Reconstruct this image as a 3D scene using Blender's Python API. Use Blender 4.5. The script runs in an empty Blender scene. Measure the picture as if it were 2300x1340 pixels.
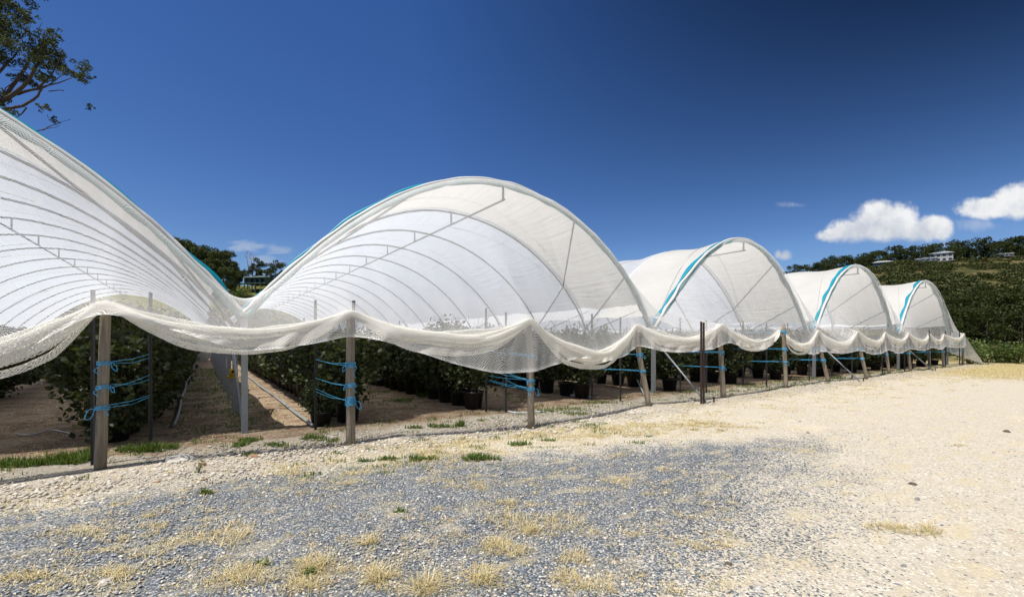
import bpy, math, random
import numpy as np
from mathutils import Vector, Matrix, noise as mnoise

random.seed(7)
RNG = np.random.default_rng(7)
SC = bpy.context.scene
COL = SC.collection
R = math.radians
PI = math.pi

# ------------------------------------------------------------------ frame of the place
# u runs along the open fronts of the tunnels, v runs into them, both in metres
UX, UY = 0.821, 0.571
def W(u, v, z=0.0):
    return Vector((u * UX - v * UY, u * UY + v * UX, z))
def UV(x, y):
    return x * UX + y * UY, -x * UY + y * UX
ROT = math.atan2(UY, UX)
EYE, FPX, HOR = 1.6, 1000.0, 767.0
def G(px, py):                       # a point of the flat ground
    Y = EYE * FPX / (py - HOR)
    return Vector(((px - 1150) / FPX * Y, Y, 0))

# ------------------------------------------------------------------ mesh helpers
class MB:
    def __init__(s):
        s.v, s.f, s.m, s.smooth = [], [], [], True
        s.mi = 0
    def add(s, vs, fs):
        b = len(s.v)
        s.v.extend([tuple(p) for p in vs])
        for f in fs:
            s.f.append(tuple(b + i for i in f)); s.m.append(s.mi)
    def tube(s, pts, r, n=8, cap=True):
        pts = [Vector(p) for p in pts]
        rs = r if isinstance(r, (list, tuple)) else [r] * len(pts)
        vs, fs = [], []
        up = None
        for i, p in enumerate(pts):
            a = pts[max(i - 1, 0)]; b = pts[min(i + 1, len(pts) - 1)]
            t = (b - a)
            if t.length < 1e-9: t = Vector((0, 0, 1))
            t.normalize()
            if up is None:
                up = Vector((0, 0, 1)) if abs(t.z) < .9 else Vector((1, 0, 0))
            x = up - t * up.dot(t)
            if x.length < 1e-6: x = t.orthogonal()
            x.normalize(); up = x
            y = t.cross(x)
            for k in range(n):
                q = 2 * PI * k / n
                vs.append(p + (x * math.cos(q) + y * math.sin(q)) * rs[i])
        for i in range(len(pts) - 1):
            for k in range(n):
                k2 = (k + 1) % n
                fs.append((i * n + k, i * n + k2, (i + 1) * n + k2, (i + 1) * n + k))
        if cap:
            fs.append(tuple(range(n))[::-1]); fs.append(tuple((len(pts) - 1) * n + k for k in range(n)))
        s.add(vs, fs)
    def box(s, c, sx, sy, sz, rz=0.0):
        c = Vector(c); M = Matrix.Rotation(rz, 3, 'Z')
        vs = [c + M @ Vector((x * sx / 2, y * sy / 2, z * sz / 2)) for x in (-1, 1) for y in (-1, 1) for z in (-1, 1)]
        s.add(vs, [(0, 1, 3, 2), (4, 6, 7, 5), (0, 4, 5, 1), (2, 3, 7, 6), (0, 2, 6, 4), (1, 5, 7, 3)])
    def lathe(s, prof, n=20, c=(0, 0, 0)):
        c = Vector(c); vs, fs = [], []
        for (r, z) in prof:
            for k in range(n):
                q = 2 * PI * k / n
                vs.append(c + Vector((r * math.cos(q), r * math.sin(q), z)))
        for i in range(len(prof) - 1):
            for k in range(n):
                k2 = (k + 1) % n
                fs.append((i * n + k, i * n + k2, (i + 1) * n + k2, (i + 1) * n + k))
        s.add(vs, fs)
    def grid(s, P, closed=False):    # P: rows of points
        n, m = len(P), len(P[0]); vs = [p for row in P for p in row]; fs = []
        for i in range(n - 1):
            for j in range(m if closed else m - 1):
                j2 = (j + 1) % m
                fs.append((i * m + j, i * m + j2, (i + 1) * m + j2, (i + 1) * m + j))
        s.add(vs, fs)
    def mesh(s, name, mats, smooth=True):
        me = bpy.data.meshes.new(name)
        me.from_pydata(s.v, [], s.f)
        for m in (mats if isinstance(mats, (list, tuple)) else [mats]): me.materials.append(m)
        if len(me.materials) > 1: me.polygons.foreach_set('material_index', s.m)
        if smooth: me.polygons.foreach_set('use_smooth', [True] * len(me.polygons))
        me.update()
        return me
    def build(s, name, mats, parent=None, smooth=True, loc=None):
        return link(name, s.mesh(name, mats, smooth), parent, loc)

def link(name, me, parent=None, loc=None):
    o = bpy.data.objects.new(name, me); COL.objects.link(o)
    if loc is not None: o.location = loc
    if parent is not None: o.parent = parent
    return o
def npmesh(name, V, F, mats, mi=None, smooth=False):
    """V (n,3); F list of arrays of faces (k, sides)"""
    me = bpy.data.meshes.new(name)
    me.vertices.add(len(V)); me.vertices.foreach_set('co', np.ascontiguousarray(V, dtype=np.float32).ravel())
    loops = np.concatenate([f.ravel() for f in F]).astype(np.int32)
    tot = np.concatenate([np.full(len(f), f.shape[1]) for f in F]).astype(np.int32)
    me.loops.add(len(loops)); me.loops.foreach_set('vertex_index', loops)
    me.polygons.add(len(tot)); st = np.zeros(len(tot), np.int32); st[1:] = np.cumsum(tot)[:-1]
    me.polygons.foreach_set('loop_start', st); me.polygons.foreach_set('loop_total', tot)
    for m in (mats if isinstance(mats, (list, tuple)) else [mats]): me.materials.append(m)
    if mi is not None: me.polygons.foreach_set('material_index', mi.astype(np.int32))
    if smooth: me.polygons.foreach_set('use_smooth', np.ones(len(tot), bool))
    me.update(calc_edges=True); me.validate()
    return me
def empty(name, loc, label, cat, group=None, rz=0.0):
    o = bpy.data.objects.new(name, None); COL.objects.link(o)
    o.location = loc; o.rotation_euler[2] = rz; o.empty_display_size = .1
    return tag(o, label, cat, group)
def tag(o, label=None, cat=None, group=None, kind=None):
    if label: o['label'] = label
    if cat: o['category'] = cat
    if group: o['group'] = group
    if kind: o['kind'] = kind
    return o
def nz(x, y, z=0.0): return mnoise.noise(Vector((x, y, z)))

# ------------------------------------------------------------------ materials
class NT:
    def __init__(s, name):
        s.mat = bpy.data.materials.new(name); s.mat.use_nodes = True
        s.t = s.mat.node_tree; s.t.nodes.clear()
        s.out = s.t.nodes.new('ShaderNodeOutputMaterial')
    def n(s, typ, ins=None, **kw):
        nd = s.t.nodes.new('ShaderNode' + typ)
        for k, v in kw.items(): setattr(nd, k, v)
        for k, v in (ins or {}).items():
            sock = nd.inputs[k]
            if isinstance(v, bpy.types.NodeSocket): s.t.links.new(v, sock)
            elif isinstance(v, bpy.types.Node): s.t.links.new(v.outputs[0], sock)
            else: sock.default_value = v
        return nd
    def math(s, op, a, b=0.0, c=None, clamp=False):
        d = {0: a, 1: b}
        if c is not None: d[2] = c
        return s.n('Math', d, operation=op, use_clamp=clamp).outputs[0]
    def mix(s, f, a, b, bt='MIX'):
        nd = s.t.nodes.new('ShaderNodeMix'); nd.data_type = 'RGBA'; nd.blend_type = bt
        for i, v in ((0, f), (6, a), (7, b)):
            if isinstance(v, bpy.types.NodeSocket): s.t.links.new(v, nd.inputs[i])
            elif i == 0: nd.inputs[0].default_value = v
            else: nd.inputs[i].default_value = (*v, 1) if len(v) == 3 else v
        return nd.outputs[2]
    def ramp(s, f, stops):
        nd = s.n('ValToRGB', {0: f}); cr = nd.color_ramp
        while len(cr.elements) < len(stops): cr.elements.new(.5)
        for e, (p, c) in zip(cr.elements, stops):
            e.position = p; e.color = (*c, 1) if len(c) == 3 else c
        return nd.outputs[0]
    def sstep(s, x, a, b):
        nd = s.n('MapRange', {0: x, 1: a, 2: b, 3: 0.0, 4: 1.0}, interpolation_type='SMOOTHSTEP'); return nd.outputs[0]
    def noise(s, vec, scale, detail=4, rough=.55):
        return s.n('TexNoise', {'Vector': vec, 'Scale': scale, 'Detail': detail, 'Roughness': rough}).outputs[0]
    def done(s, sh):
        s.t.links.new(sh.outputs[0] if isinstance(sh, bpy.types.Node) else sh, s.out.inputs[0]); return s.mat
def rgb(h):
    h = h.lstrip('#'); c = [int(h[i:i + 2], 16) / 255 for i in (0, 2, 4)]
    return tuple(x / 12.92 if x < .04045 else ((x + .055) / 1.055) ** 2.4 for x in c)

def simple(name, col, rough=.6, metal=0.0, var=.25, scale=12.0, bump=.0, stretch=(1, 1, 1)):
    t = NT(name)
    tc = t.n('TexCoord').outputs['Object']
    mp = t.n('Mapping', {'Vector': tc, 'Scale': stretch}).outputs[0]
    f = t.noise(mp, scale, 5, .65)
    c = t.mix(f, tuple(x * (1 - var) for x in col), tuple(min(1, x * (1 + var)) for x in col))
    p = t.n('BsdfPrincipled', {'Base Color': c, 'Roughness': rough, 'Metallic': metal})
    if bump:
        b = t.n('Bump', {'Height': f, 'Strength': bump, 'Distance': .02}); t.t.links.new(b.outputs[0], p.inputs['Normal'])
    return t.done(p)

def leafmat(name, dark, light, trans=.25, dry=None, spec=.3):
    t = NT(name)
    r = t.n('NewGeometry').outputs['Random Per Island']
    stops = [(0.0, dark), (.55, tuple((a + b) / 2 for a, b in zip(dark, light))), (.9, light)]
    if dry: stops.append((1.0, dry))
    c = t.ramp(r, stops)
    d = t.n('BsdfPrincipled', {'Base Color': c, 'Roughness': .55, 'Specular IOR Level': spec})
    tr = t.n('BsdfTranslucent', {'Color': t.mix(.5, c, (.30, .40, .05))})
    return t.done(t.n('MixShader', {0: trans, 1: d, 2: tr}))

M = {}
# sheet plastic of the tunnels
def plastic(name, diff, trans, tcol, mixf, see=.0):
    t = NT(name)
    tc = t.n('TexCoord').outputs['UV']
    mp = t.n('Mapping', {'Vector': tc, 'Scale': (5.0, .55, 1)}).outputs[0]
    n1 = t.noise(mp, 1.0, 6, .6)
    mp2 = t.n('Mapping', {'Vector': tc, 'Scale': (1.0, 4.0, 1), 'Rotation': (0, 0, .15)}).outputs[0]
    n2 = t.noise(mp2, .8, 4, .6)
    h = t.math('ADD', n1, t.math('MULTIPLY', n2, .6))
    b = t.n('Bump', {'Height': h, 'Strength': .85, 'Distance': .06}).outputs[0]
    big = t.noise(tc, .5, 3)
    dcol = t.mix(t.sstep(big, .35, .7), diff, tuple(x * .9 for x in diff))
    d = t.n('BsdfPrincipled', {'Base Color': dcol, 'Roughness': .42, 'Specular IOR Level': .35, 'Normal': b})
    tr = t.n('BsdfTranslucent', {'Color': (*tcol, 1), 'Normal': b})
    m1 = t.n('MixShader', {0: mixf, 1: d, 2: tr})
    if see:
        m1 = t.n('MixShader', {0: see, 1: m1, 2: t.n('BsdfTransparent', {'Color': (.93, .96, 1, 1)})})
    return t.done(m1)
M['cover'] = plastic('white_translucent_plastic', (.86, .88, .91), 0, (.80, .86, .94), .50, .05)
M['front'] = plastic('cream_shade_sheet', (.86, .85, .81), 0, (.93, .91, .85), .46)

def netmat(name, col, th, trans=.42):
    t = NT(name)
    uv = t.n('UVMap', uv_map='net').outputs[0]
    nzv = t.noise(uv, 1.7, 3)
    sep = t.n('SeparateXYZ', {0: uv})
    a = t.math('MULTIPLY', sep.outputs[0], 1 / .040)
    b = t.math('MULTIPLY', sep.outputs[1], 1 / .027)
    a = t.math('ADD', a, t.math('MULTIPLY', nzv, 14.0))
    dens = t.n('Attribute', attribute_name='dens').outputs['Fac']
    long = t.noise(t.n('Mapping', {'Vector': uv, 'Scale': (3.2, .5, 1)}).outputs[0], 1.0, 4, .6)
    thr = t.math('ADD', t.math('ADD', th - .13, t.math('MULTIPLY', long, .26)), dens)
    l1 = t.math('LESS_THAN', t.math('ABSOLUTE', t.math('SINE', t.math('MULTIPLY', t.math('ADD', a, b), PI))), thr)
    l2 = t.math('LESS_THAN', t.math('ABSOLUTE', t.math('SINE', t.math('MULTIPLY', t.math('SUBTRACT', a, b), PI))), thr)
    mask = t.math('MAXIMUM', l1, l2)
    c = t.mix(long, tuple(x * .9 for x in col), tuple(min(1, x * 1.06) for x in col))
    d = t.n('BsdfDiffuse', {'Color': c})
    tr = t.n('BsdfTranslucent', {'Color': c})
    sh = t.n('MixShader', {0: trans, 1: d, 2: tr})
    return t.done(t.n('MixShader', {0: mask, 1: t.n('BsdfTransparent'), 2: sh}))
M['net'] = netmat('white_knitted_net', (.92, .91, .89), .30, .38)
M['skirt'] = netmat('white_knitted_net_skirt', (.92, .90, .86), .36, .35)
M['softroll'] = netmat('loosely_gathered_net', (.92, .89, .83), .40, .3)
M['roll'] = netmat('gathered_cream_net', (.93, .91, .84), .48, .30)

M['steel'] = simple('galvanised_steel', (.27, .285, .30), .5, .45, .2, 25)
M['dullsteel'] = simple('dull_hoop_pipe', (.30, .31, .32), .55, .3, .2, 20)
M['rope'] = simple('blue_poly_rope', (.07, .40, .68), .5, 0, .3, 60)
M['greyrope'] = simple('grey_tie_rope', (.42, .42, .42), .8, 0, .2, 30)
M['teal'] = plastic('teal_shade_strip', (.01, .36, .50), 0, (.02, .42, .55), .25)
M['paleteal'] = plastic('pale_teal_sleeve', (.26, .46, .47), 0, (.25, .48, .48), .35)
M['whiteroll'] = plastic('white_rolled_edge', (.80, .80, .78), 0, (.7, .7, .66), .25)
M['rust'] = simple('rusty_picket_steel', (.045, .026, .022), .8, .2, .5, 30, .3)
M['darksteel'] = simple('dark_picket_steel', (.035, .033, .034), .7, .3, .4, 30)
M['pot'] = simple('black_pot_plastic', (.012, .012, .013), .45, 0, .3, 8)
M['soilmix'] = simple('potting_mix', (.06, .04, .028), .95, 0, .5, 60, .6)
M['yellow'] = simple('yellow_plastic', (.75, .48, .02), .5, 0, .15, 10)
M['pipe'] = simple('weathered_poly_pipe', (.22, .23, .23), .5, 0, .4, 6)
M['rock'] = simple('pale_rock', (.56, .52, .46), .9, 0, .35, 9, .8)
M['brownrock'] = simple('brown_rock', (.28, .17, .10), .9, 0, .4, 12, .8)
M['clod'] = simple('dark_clod', (.10, .075, .055), .95, 0, .5, 14, .8); M['greyclod'] = simple('grey_stone', (.20, .20, .20), .9, 0, .4, 14, .8)
M['whitecord'] = simple('white_cord', (.62, .64, .68), .6, 0, .15, 20)
M['cane'] = simple('raspberry_cane', (.10, .07, .035), .8, 0, .4, 20)
M['bark'] = simple('eucalypt_bark', (.16, .12, .09), .85, 0, .45, 2.0, .3, (1, 1, .3))
M['darkbark'] = simple('dark_bark', (.06, .045, .035), .9, 0, .45, 2.0, .3, (1, 1, .3))

def timber():
    t = NT('weathered_timber')
    oi = t.n('ObjectInfo').outputs['Random']
    tc = t.n('TexCoord').outputs['Object']
    off = t.n('VectorMath', {0: tc, 1: t.n('CombineXYZ', {0: oi, 1: oi, 2: oi}).outputs[0]}, operation='ADD').outputs[0]
    g = t.noise(t.n('Mapping', {'Vector': off, 'Scale': (26, 26, 1.1)}).outputs[0], 1.0, 6, .7)
    st = t.noise(t.n('Mapping', {'Vector': off, 'Scale': (7, 7, .9)}).outputs[0], 1.0, 3, .5)
    c = t.ramp(g, [(.25, (.10, .080, .058)), (.5, (.25, .205, .148)), (.75, (.40, .35, .265))])
    c = t.mix(t.sstep(st, .5, .75), c, (.45, .42, .36), 'MULTIPLY')
    b = t.n('Bump', {'Height': g, 'Strength': .7, 'Distance': .012}).outputs[0]
    return t.done(t.n('BsdfPrincipled', {'Base Color': c, 'Roughness': .85, 'Normal': b}))
M['timber'] = timber()

M['berry'] = simple('ripe_raspberry', (.30, .012, .014), .45, 0, .4, 20)
M['leaf'] = leafmat('raspberry_leaves', (.007, .012, .005), (.058, .074, .026), .14)
M['euc'] = leafmat('eucalypt_leaves', (.016, .023, .009), (.070, .082, .032), .12, None, .15)
M['wood'] = leafmat('forest_leaves', (.010, .017, .005), (.052, .062, .019), .10, None, .1)
M['scrub'] = leafmat('scrub_leaves', (.015, .024, .008), (.082, .090, .030), .08, (.19, .145, .07), .08)
M['bushgreen'] = leafmat('bright_bush_leaves', (.035, .055, .012), (.12, .16, .04), .2)
M['straw'] = leafmat('dry_straw_blades', (.44, .33, .15), (.78, .66, .40), .2, (.50, .48, .20))
M['green'] = leafmat('green_grass_blades', (.035, .075, .012), (.16, .24, .05), .3, (.40, .34, .14))
M['weed'] = leafmat('weed_leaves', (.05, .08, .02), (.14, .17, .05), .2, (.25, .08, .04))

def stonemat():
    t = NT('loose_gravel_stones')
    r = t.n('NewGeometry').outputs['Random Per Island']
    c = t.ramp(r, [(0, (.15, .165, .19)), (.35, (.26, .28, .31)), (.6, (.40, .40, .39)), (.82, (.60, .55, .46)), (.93, (.72, .68, .60)), (1, (.36, .22, .13))])
    return t.done(t.n('BsdfPrincipled', {'Base Color': c, 'Roughness': .85}))
M['stone'] = stonemat()
def palestone():
    t = NT('pale_rubble_stones')
    r = t.n('NewGeometry').outputs['Random Per Island']
    c = t.ramp(r, [(0, (.30, .27, .23)), (.5, (.48, .44, .37)), (.85, (.66, .62, .54)), (1, (.36, .25, .16))])
    return t.done(t.n('BsdfPrincipled', {'Base Color': c, 'Roughness': .9}))
M['rubble'] = palestone()

def groundmat():
    t = NT('gravel_yard_ground')
    P = t.n('NewGeometry').outputs['Position']
    q = t.n('Mapping', {'Vector': P, 'Rotation': (0, 0, -ROT)}).outputs[0]
    sep = t.n('SeparateXYZ', {0: q}); u, v = sep.outputs[0], sep.outputs[1]
    big = t.noise(q, .55, 5, .6); mid = t.noise(q, 2.3, 5, .6); fine = t.noise(q, 14, 4, .65); micro = t.noise(q, 70, 3, .6)
    # gravel stones
    vo = t.n('TexVoronoi', {'Vector': q, 'Scale': 66.0, 'Randomness': 1.0})
    vo2 = t.n('TexVoronoi', {'Vector': q, 'Scale': 115.0, 'Randomness': 1.0})
    cellv = t.n('SeparateColor', {0: vo.outputs['Color']}).outputs[0]
    cell2 = t.n('SeparateColor', {0: vo2.outputs['Color']}).outputs[1]
    grey = t.ramp(cellv, [(0, (.065, .075, .092)), (.30, (.14, .162, .18)), (.62, (.245, .27, .292)), (.86, (.36, .37, .36)), (.96, (.55, .51, .43)), (1, (.70, .66, .58))])
    grey = t.mix(t.sstep(vo.outputs['Distance'], .35, .75), grey, (.075, .08, .09))
    sand = t.ramp(fine, [(.25, (.42, .365, .28)), (.5, (.525, .47, .375)), (.75, (.60, .55, .45))])
    sand = t.mix(t.math('MULTIPLY', t.math('GREATER_THAN', cell2, .80), .55), sand, (.30, .28, .25))
    sand = t.mix(t.math('MULTIPLY', t.math('GREATER_THAN', cellv, .9), .7), sand, (.74, .70, .60))
    sand = t.mix(t.math('MULTIPLY', t.sstep(mid, .45, .7), .25), sand, (.44, .37, .25))
    # where the blue grey gravel lies
    e1 = t.math('SUBTRACT', 6.25, t.math('ADD', v, t.math('MULTIPLY', t.math('MAXIMUM', t.math('SUBTRACT', u, .8), 0), .40)))
    e2 = t.math('SUBTRACT', v, t.math('ADD', t.math('MULTIPLY', u, .31), .95))
    wob = t.math('ADD', t.math('MULTIPLY', t.math('SUBTRACT', big, .5), 1.7), t.math('MULTIPLY', t.math('SUBTRACT', mid, .5), 1.5))
    gm = t.math('MULTIPLY', t.sstep(t.math('ADD', e1, wob), -.6, .6), t.sstep(t.math('ADD', e2, wob), -1.5, 1.0))
    # single stones: gravel thins out stone by stone
    pick = t.n('SeparateColor', {0: vo.outputs['Color']}).outputs[2]
    gmask = t.math('LESS_THAN', pick, t.math('ADD', t.math('MULTIPLY', gm, .96), .03))
    col = t.mix(gmask, sand, grey)
    # dusty pale patches
    dust = t.sstep(t.noise(q, .9, 4, .6), .60, .72)
    col = t.mix(t.math('MULTIPLY', dust, .45), col, (.60, .52, .38))
    # dry straw litter
    straw = t.sstep(t.noise(t.n('Mapping', {'Vector': q, 'Scale': (1, 2.2, 1)}).outputs[0], 1.6, 6, .7), .50, .66)
    col = t.mix(t.math('MULTIPLY', straw, t.math('SUBTRACT', .62, t.math('MULTIPLY', gm, .16))), col, t.mix(micro, (.42, .35, .21), (.64, .55, .37)))
    # dry grass verge towards the wood on the right
    vg = t.math('MULTIPLY', t.sstep(t.math('ADD', u, t.math('MULTIPLY', big, 6)), 28, 36), t.sstep(t.math('ADD', v, t.math('MULTIPLY', mid, 5.0)), 1.0, 5.0))
    col = t.mix(t.math('MULTIPLY', vg, .85), col, t.mix(fine, (.26, .20, .075), (.50, .40, .17)))
    # pale stony kerb line under the posts
    kb = t.math('ADD', v, t.math('MULTIPLY', t.math('SUBTRACT', mid, .5), 1.4))
    rub = t.math('MULTIPLY', t.sstep(kb, 5.9, 6.6), t.math('SUBTRACT', 1.0, t.sstep(kb, 8.0, 8.4)))
    rubc = t.ramp(cellv, [(0, (.28, .25, .20)), (.5, (.44, .39, .31)), (1, (.62, .57, .49))])
    rubc = t.mix(t.sstep(vo.outputs['Distance'], .35, .8), rubc, (.22, .19, .15))
    col = t.mix(t.math('MULTIPLY', rub, t.math('ADD', .35, t.math('MULTIPLY', fine, .8)), clamp=True), col, rubc)
    # trodden soil inside the tunnels
    soil = t.ramp(t.noise(q, 1.3, 6, .7), [(.32, (.085, .042, .022)), (.44, (.19, .115, .064)), (.56, (.31, .235, .155)), (.64, (.20, .13, .075)), (.74, (.13, .12, .042))])
    soil = t.mix(t.math('MULTIPLY', t.math('GREATER_THAN', cellv, .72), .5), soil, (.48, .43, .36))
    soil = t.mix(t.math('MULTIPLY', t.sstep(fine, .48, .68), .6), soil, (.085, .055, .032))
    soil = t.mix(t.math('MULTIPLY', t.sstep(t.noise(q, 4.5, 5, .7), .55, .66), .75), soil, (.07, .035, .02))
    soil = t.mix(t.math('MULTIPLY', t.sstep(t.noise(q, 2.1, 6, .75), .56, .68), .6), soil, (.14, .14, .045))
    sm = t.math('MULTIPLY', t.sstep(kb, 7.9, 8.5), t.math('SUBTRACT', 1.0, t.sstep(u, 43.5, 46)))
    col = t.mix(sm, col, soil)
    far = t.math('MULTIPLY', t.sstep(v, 62, 70), 1.0)
    col = t.mix(far, col, (.07, .08, .025))
    far2 = t.sstep(t.math('ADD', u, t.math('MULTIPLY', v, .35)), 49, 56)
    col = t.mix(far2, col, t.mix(fine, (.10, .10, .04), (.26, .21, .09)))
    hgt = t.math('ADD', t.math('MULTIPLY', vo.outputs['Distance'], -.6), t.math('ADD', t.math('MULTIPLY', fine, .7), t.math('MULTIPLY', micro, .25)))
    b = t.n('Bump', {'Height': hgt, 'Strength': .75, 'Distance': .02}).outputs[0]
    return t.done(t.n('BsdfPrincipled', {'Base Color': col, 'Roughness': .95, 'Specular IOR Level': .12, 'Normal': b}))
M['ground'] = groundmat()

def hillmat():
    t = NT('scrubby_hillside')
    P = t.n('NewGeometry').outputs['Position']
    x = t.n('SeparateXYZ', {0: P}).outputs[0]
    big = t.noise(P, .035, 6, .65); mid = t.noise(P, .16, 6, .7); fine = t.noise(P, 1.2, 4, .7)
    scrub = t.mix(fine, (.022, .028, .010), (.070, .070, .026))
    scrub = t.mix(t.sstep(mid, .46, .62), scrub, (.15, .118, .055))
    scrub = t.mix(t.math('MULTIPLY', t.sstep(big, .55, .68), .6), scrub, (.10, .085, .035))
    grass = t.mix(fine, (.085, .095, .022), (.19, .18, .055))
    grass = t.mix(t.sstep(mid, .5, .65), grass, (.25, .20, .085))
    c = t.mix(t.sstep(x, -30, 20), grass, scrub)
    b = t.n('Bump', {'Height': fine, 'Strength': .6, 'Distance': .6}).outputs[0]
    return t.done(t.n('BsdfPrincipled', {'Base Color': c, 'Roughness': 1, 'Specular IOR Level': .05, 'Normal': b}))
M['hill'] = hillmat()

# ------------------------------------------------------------------ ground and hills
def ground():
    def axis(lo, hi, fine, f0, f1):
        a = list(np.arange(f0, f1 + 1e-6, fine))
        s = fine; x = f1
        while x < hi: s *= 1.35; x += s; a.append(min(x, hi))
        s = fine; x = f0
        while x > lo: s *= 1.35; x -= s; a.insert(0, max(x, lo))
        return np.array(a)
    X = axis(-1500, 1500, .14, -9, 16); Y = axis(-60, 2500, .14, 1.5, 18)
    gx, gy = np.meshgrid(X, Y)
    Z = np.zeros_like(gx)
    near = (np.abs(gx) < 60) & (gy < 60)
    it = np.argwhere(near)
    for i, j in it:
        x, y = gx[i, j], gy[i, j]
        Z[i, j] = .020 * nz(x * .8, y * .8) + .010 * nz(x * 3.1, y * 3.1, 4)
    n, m = gx.shape
    V = np.stack([gx.ravel(), gy.ravel(), Z.ravel()], 1)
    idx = np.arange(n * m).reshape(n, m)
    F = np.stack([idx[:-1, :-1].ravel(), idx[:-1, 1:].ravel(), idx[1:, 1:].ravel(), idx[1:, :-1].ravel()], 1)
    tag(link('ground', npmesh('ground', V, [F], M['ground'], smooth=True)), kind='structure')
ground()

KT = [-2.5, -1, -.62, -.5, -.3, 0, .4, .62, .75, .85, .95, 1.15, 1.7]
TT = [.13, .13, .128, .122, .10, .08, .10, .140, .160, .176, .183, .188, .19]
def hill_z(X, Y):
    k = X / Y
    tr = np.interp(k, KT, TT)
    yr = np.interp(k, [-2, -.4, .3, .6, 2], [165, 165, 200, 232, 232])
    y0 = np.interp(k, [-2, -.4, 0, .5, .9, 2], [62, 62, 92, 66, 50, 40])
    x = np.clip((Y - y0) / (yr - y0), -.05, 1)
    z = (1.6 + tr * yr) * np.sign(x) * np.abs(x) ** 1.08
    z = np.where(Y > yr, z - (Y - yr) * .10, z)
    return z
def hz(x, y):
    k = x / y
    a = min(1, max(0, (y - 60) / 60))
    return float(hill_z(np.array(x), np.array(y))) + a * (1.6 * nz(x * .03, y * .03, 9) + .8 * nz(x * .1, y * .1, 2)) - .1
def hills():
    ks = np.arange(-2.2, 2.21, .02); ys = 42 * (1.035 ** np.arange(0, 76))
    V = []
    for y in ys:
        for k in ks:
            V.append((k * y, y, hz(k * y, y)))
    n, m = len(ys), len(ks); idx = np.arange(n * m).reshape(n, m)
    F = np.stack([idx[:-1, :-1].ravel(), idx[:-1, 1:].ravel(), idx[1:, 1:].ravel(), idx[1:, :-1].ravel()], 1)
    tag(link('hills', npmesh('hills', np.array(V), [F], M['hill'], smooth=True)), kind='structure')
hills()

# ------------------------------------------------------------------ leaves, grass, stones in bulk
def rand_dirs(n, rng, up=0.0):
    d = rng.normal(size=(n, 3)); d[:, 2] += up
    return d / np.linalg.norm(d, axis=1, keepdims=True)
def leaf_arrays(C, L, Wd, rng, droop=0.3, up=.4):
    """folded diamond leaves at C (n,3): 4 verts, 2 triangles sharing the midrib"""
    n = len(C)
    nrm = rand_dirs(n, rng, up)
    t = rand_dirs(n, rng); t -= nrm * (t * nrm).sum(1, keepdims=True); t /= np.linalg.norm(t, axis=1, keepdims=True) + 1e-9
    t[:, 2] -= droop; t /= np.linalg.norm(t, axis=1, keepdims=True)
    s = np.cross(nrm, t); s /= np.linalg.norm(s, axis=1, keepdims=True) + 1e-9
    L = np.broadcast_to(L, (n,))[:, None]; Wd = np.broadcast_to(Wd, (n,))[:, None]
    a = C - t * L * .5; b = C + s * Wd * .5 + nrm * Wd * .15; c = C + t * L * .5; d = C - s * Wd * .5 + nrm * Wd * .15
    V = np.stack([a, b, c, d], 1).reshape(-1, 3)
    i = np.arange(n)[:, None] * 4
    F = np.concatenate([i + np.array([[0, 1, 2]]), i + np.array([[0, 2, 3]])], 1).reshape(-1, 3)
    return V, F
def blades(name, base, length, width, lean, mat, label=None):
    n = len(base); rng = RNG
    az = rng.uniform(0, 2 * PI, n); d = np.stack([np.cos(az), np.sin(az), np.zeros(n)], 1)
    s = np.stack([-np.sin(az), np.cos(az), np.zeros(n)], 1) * width[:, None] * .5
    L = length[:, None]; ln = lean[:, None]
    up = np.array([[0, 0, 1.]])
    m = base + up * L * .6 * np.clip(1 - .58 * ln, .14, 1) + d * L * .55 * ln
    tip = m + up * L * .4 * np.clip(1 - ln * 1.1, -.25, 1) + d * L * .45 * ln
    V = np.stack([base - s, base + s, m + s * .8, m - s * .8, tip], 1).reshape(-1, 3)
    i = np.arange(n)[:, None] * 5
    me = npmesh(name, V, [i + np.array([[0, 1, 2, 3]]), i + np.array([[3, 2, 4]])], mat)
    return tag(link(name, me), label, kind='stuff')

# ------------------------------------------------------------------ tunnels
VAL = [-10.2, 0.57, 11.45, 22.15, 32.4, 43.0]
V0 = [9.0, 9.0, 8.8, 8.5, 8.2]
VEND = [47, 58, 58, 58, 56]
BAY = 2.75
LEGH, RISE = 2.0, 3.4
PROF = [(.96, .97), (1.0, .78), (1.08, 1.04), (.95, .9), (.95, .85)]
def arch(i, t):
    k = max(0, min(1, (t + .3) / .6)); p = PROF[i][0] * (1 - k) + PROF[i][1] * k
    a, b = VAL[i], VAL[i + 1]
    return (a + b) / 2 + t * (b - a) / 2, LEGH + RISE * max(0, 1 - t * t) ** p
def v0u(u): return float(np.interp(u, [0, 12, 17, 27, 38, 44], [9.0, 9.0, 8.8, 8.5, 8.2, 8.0]))
def hoop_pts(i, v, n=36, off=0.0):
    out = []
    for k in range(n + 1):
        q = -1 + 2 * k / n; t = math.sin(q * PI / 2)
        u, z = arch(i, t)
        out.append((u, v, z))
    return [W(*p) for p in out]
TNAMES = [
    'large white plastic tunnel cut off by the left edge of the photo',
    'wide white plastic tunnel in the middle, its ribs and cream front bay seen from below',
    'white plastic tunnel behind the pair of dark rusty stakes, third from the left',
    'white plastic tunnel with a blue edge strip, between the third and the farthest one',
    'farthest and smallest white plastic tunnel, next to the dark wood on the hill']
HOOPMESH = {}
def frame_norm(i, t):
    e = .002; u1, z1 = arch(i, t - e); u2, z2 = arch(i, t + e)
    n = Vector((-(z2 - z1), 0, u2 - u1)); n.normalize(); return n.x, n.z
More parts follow.
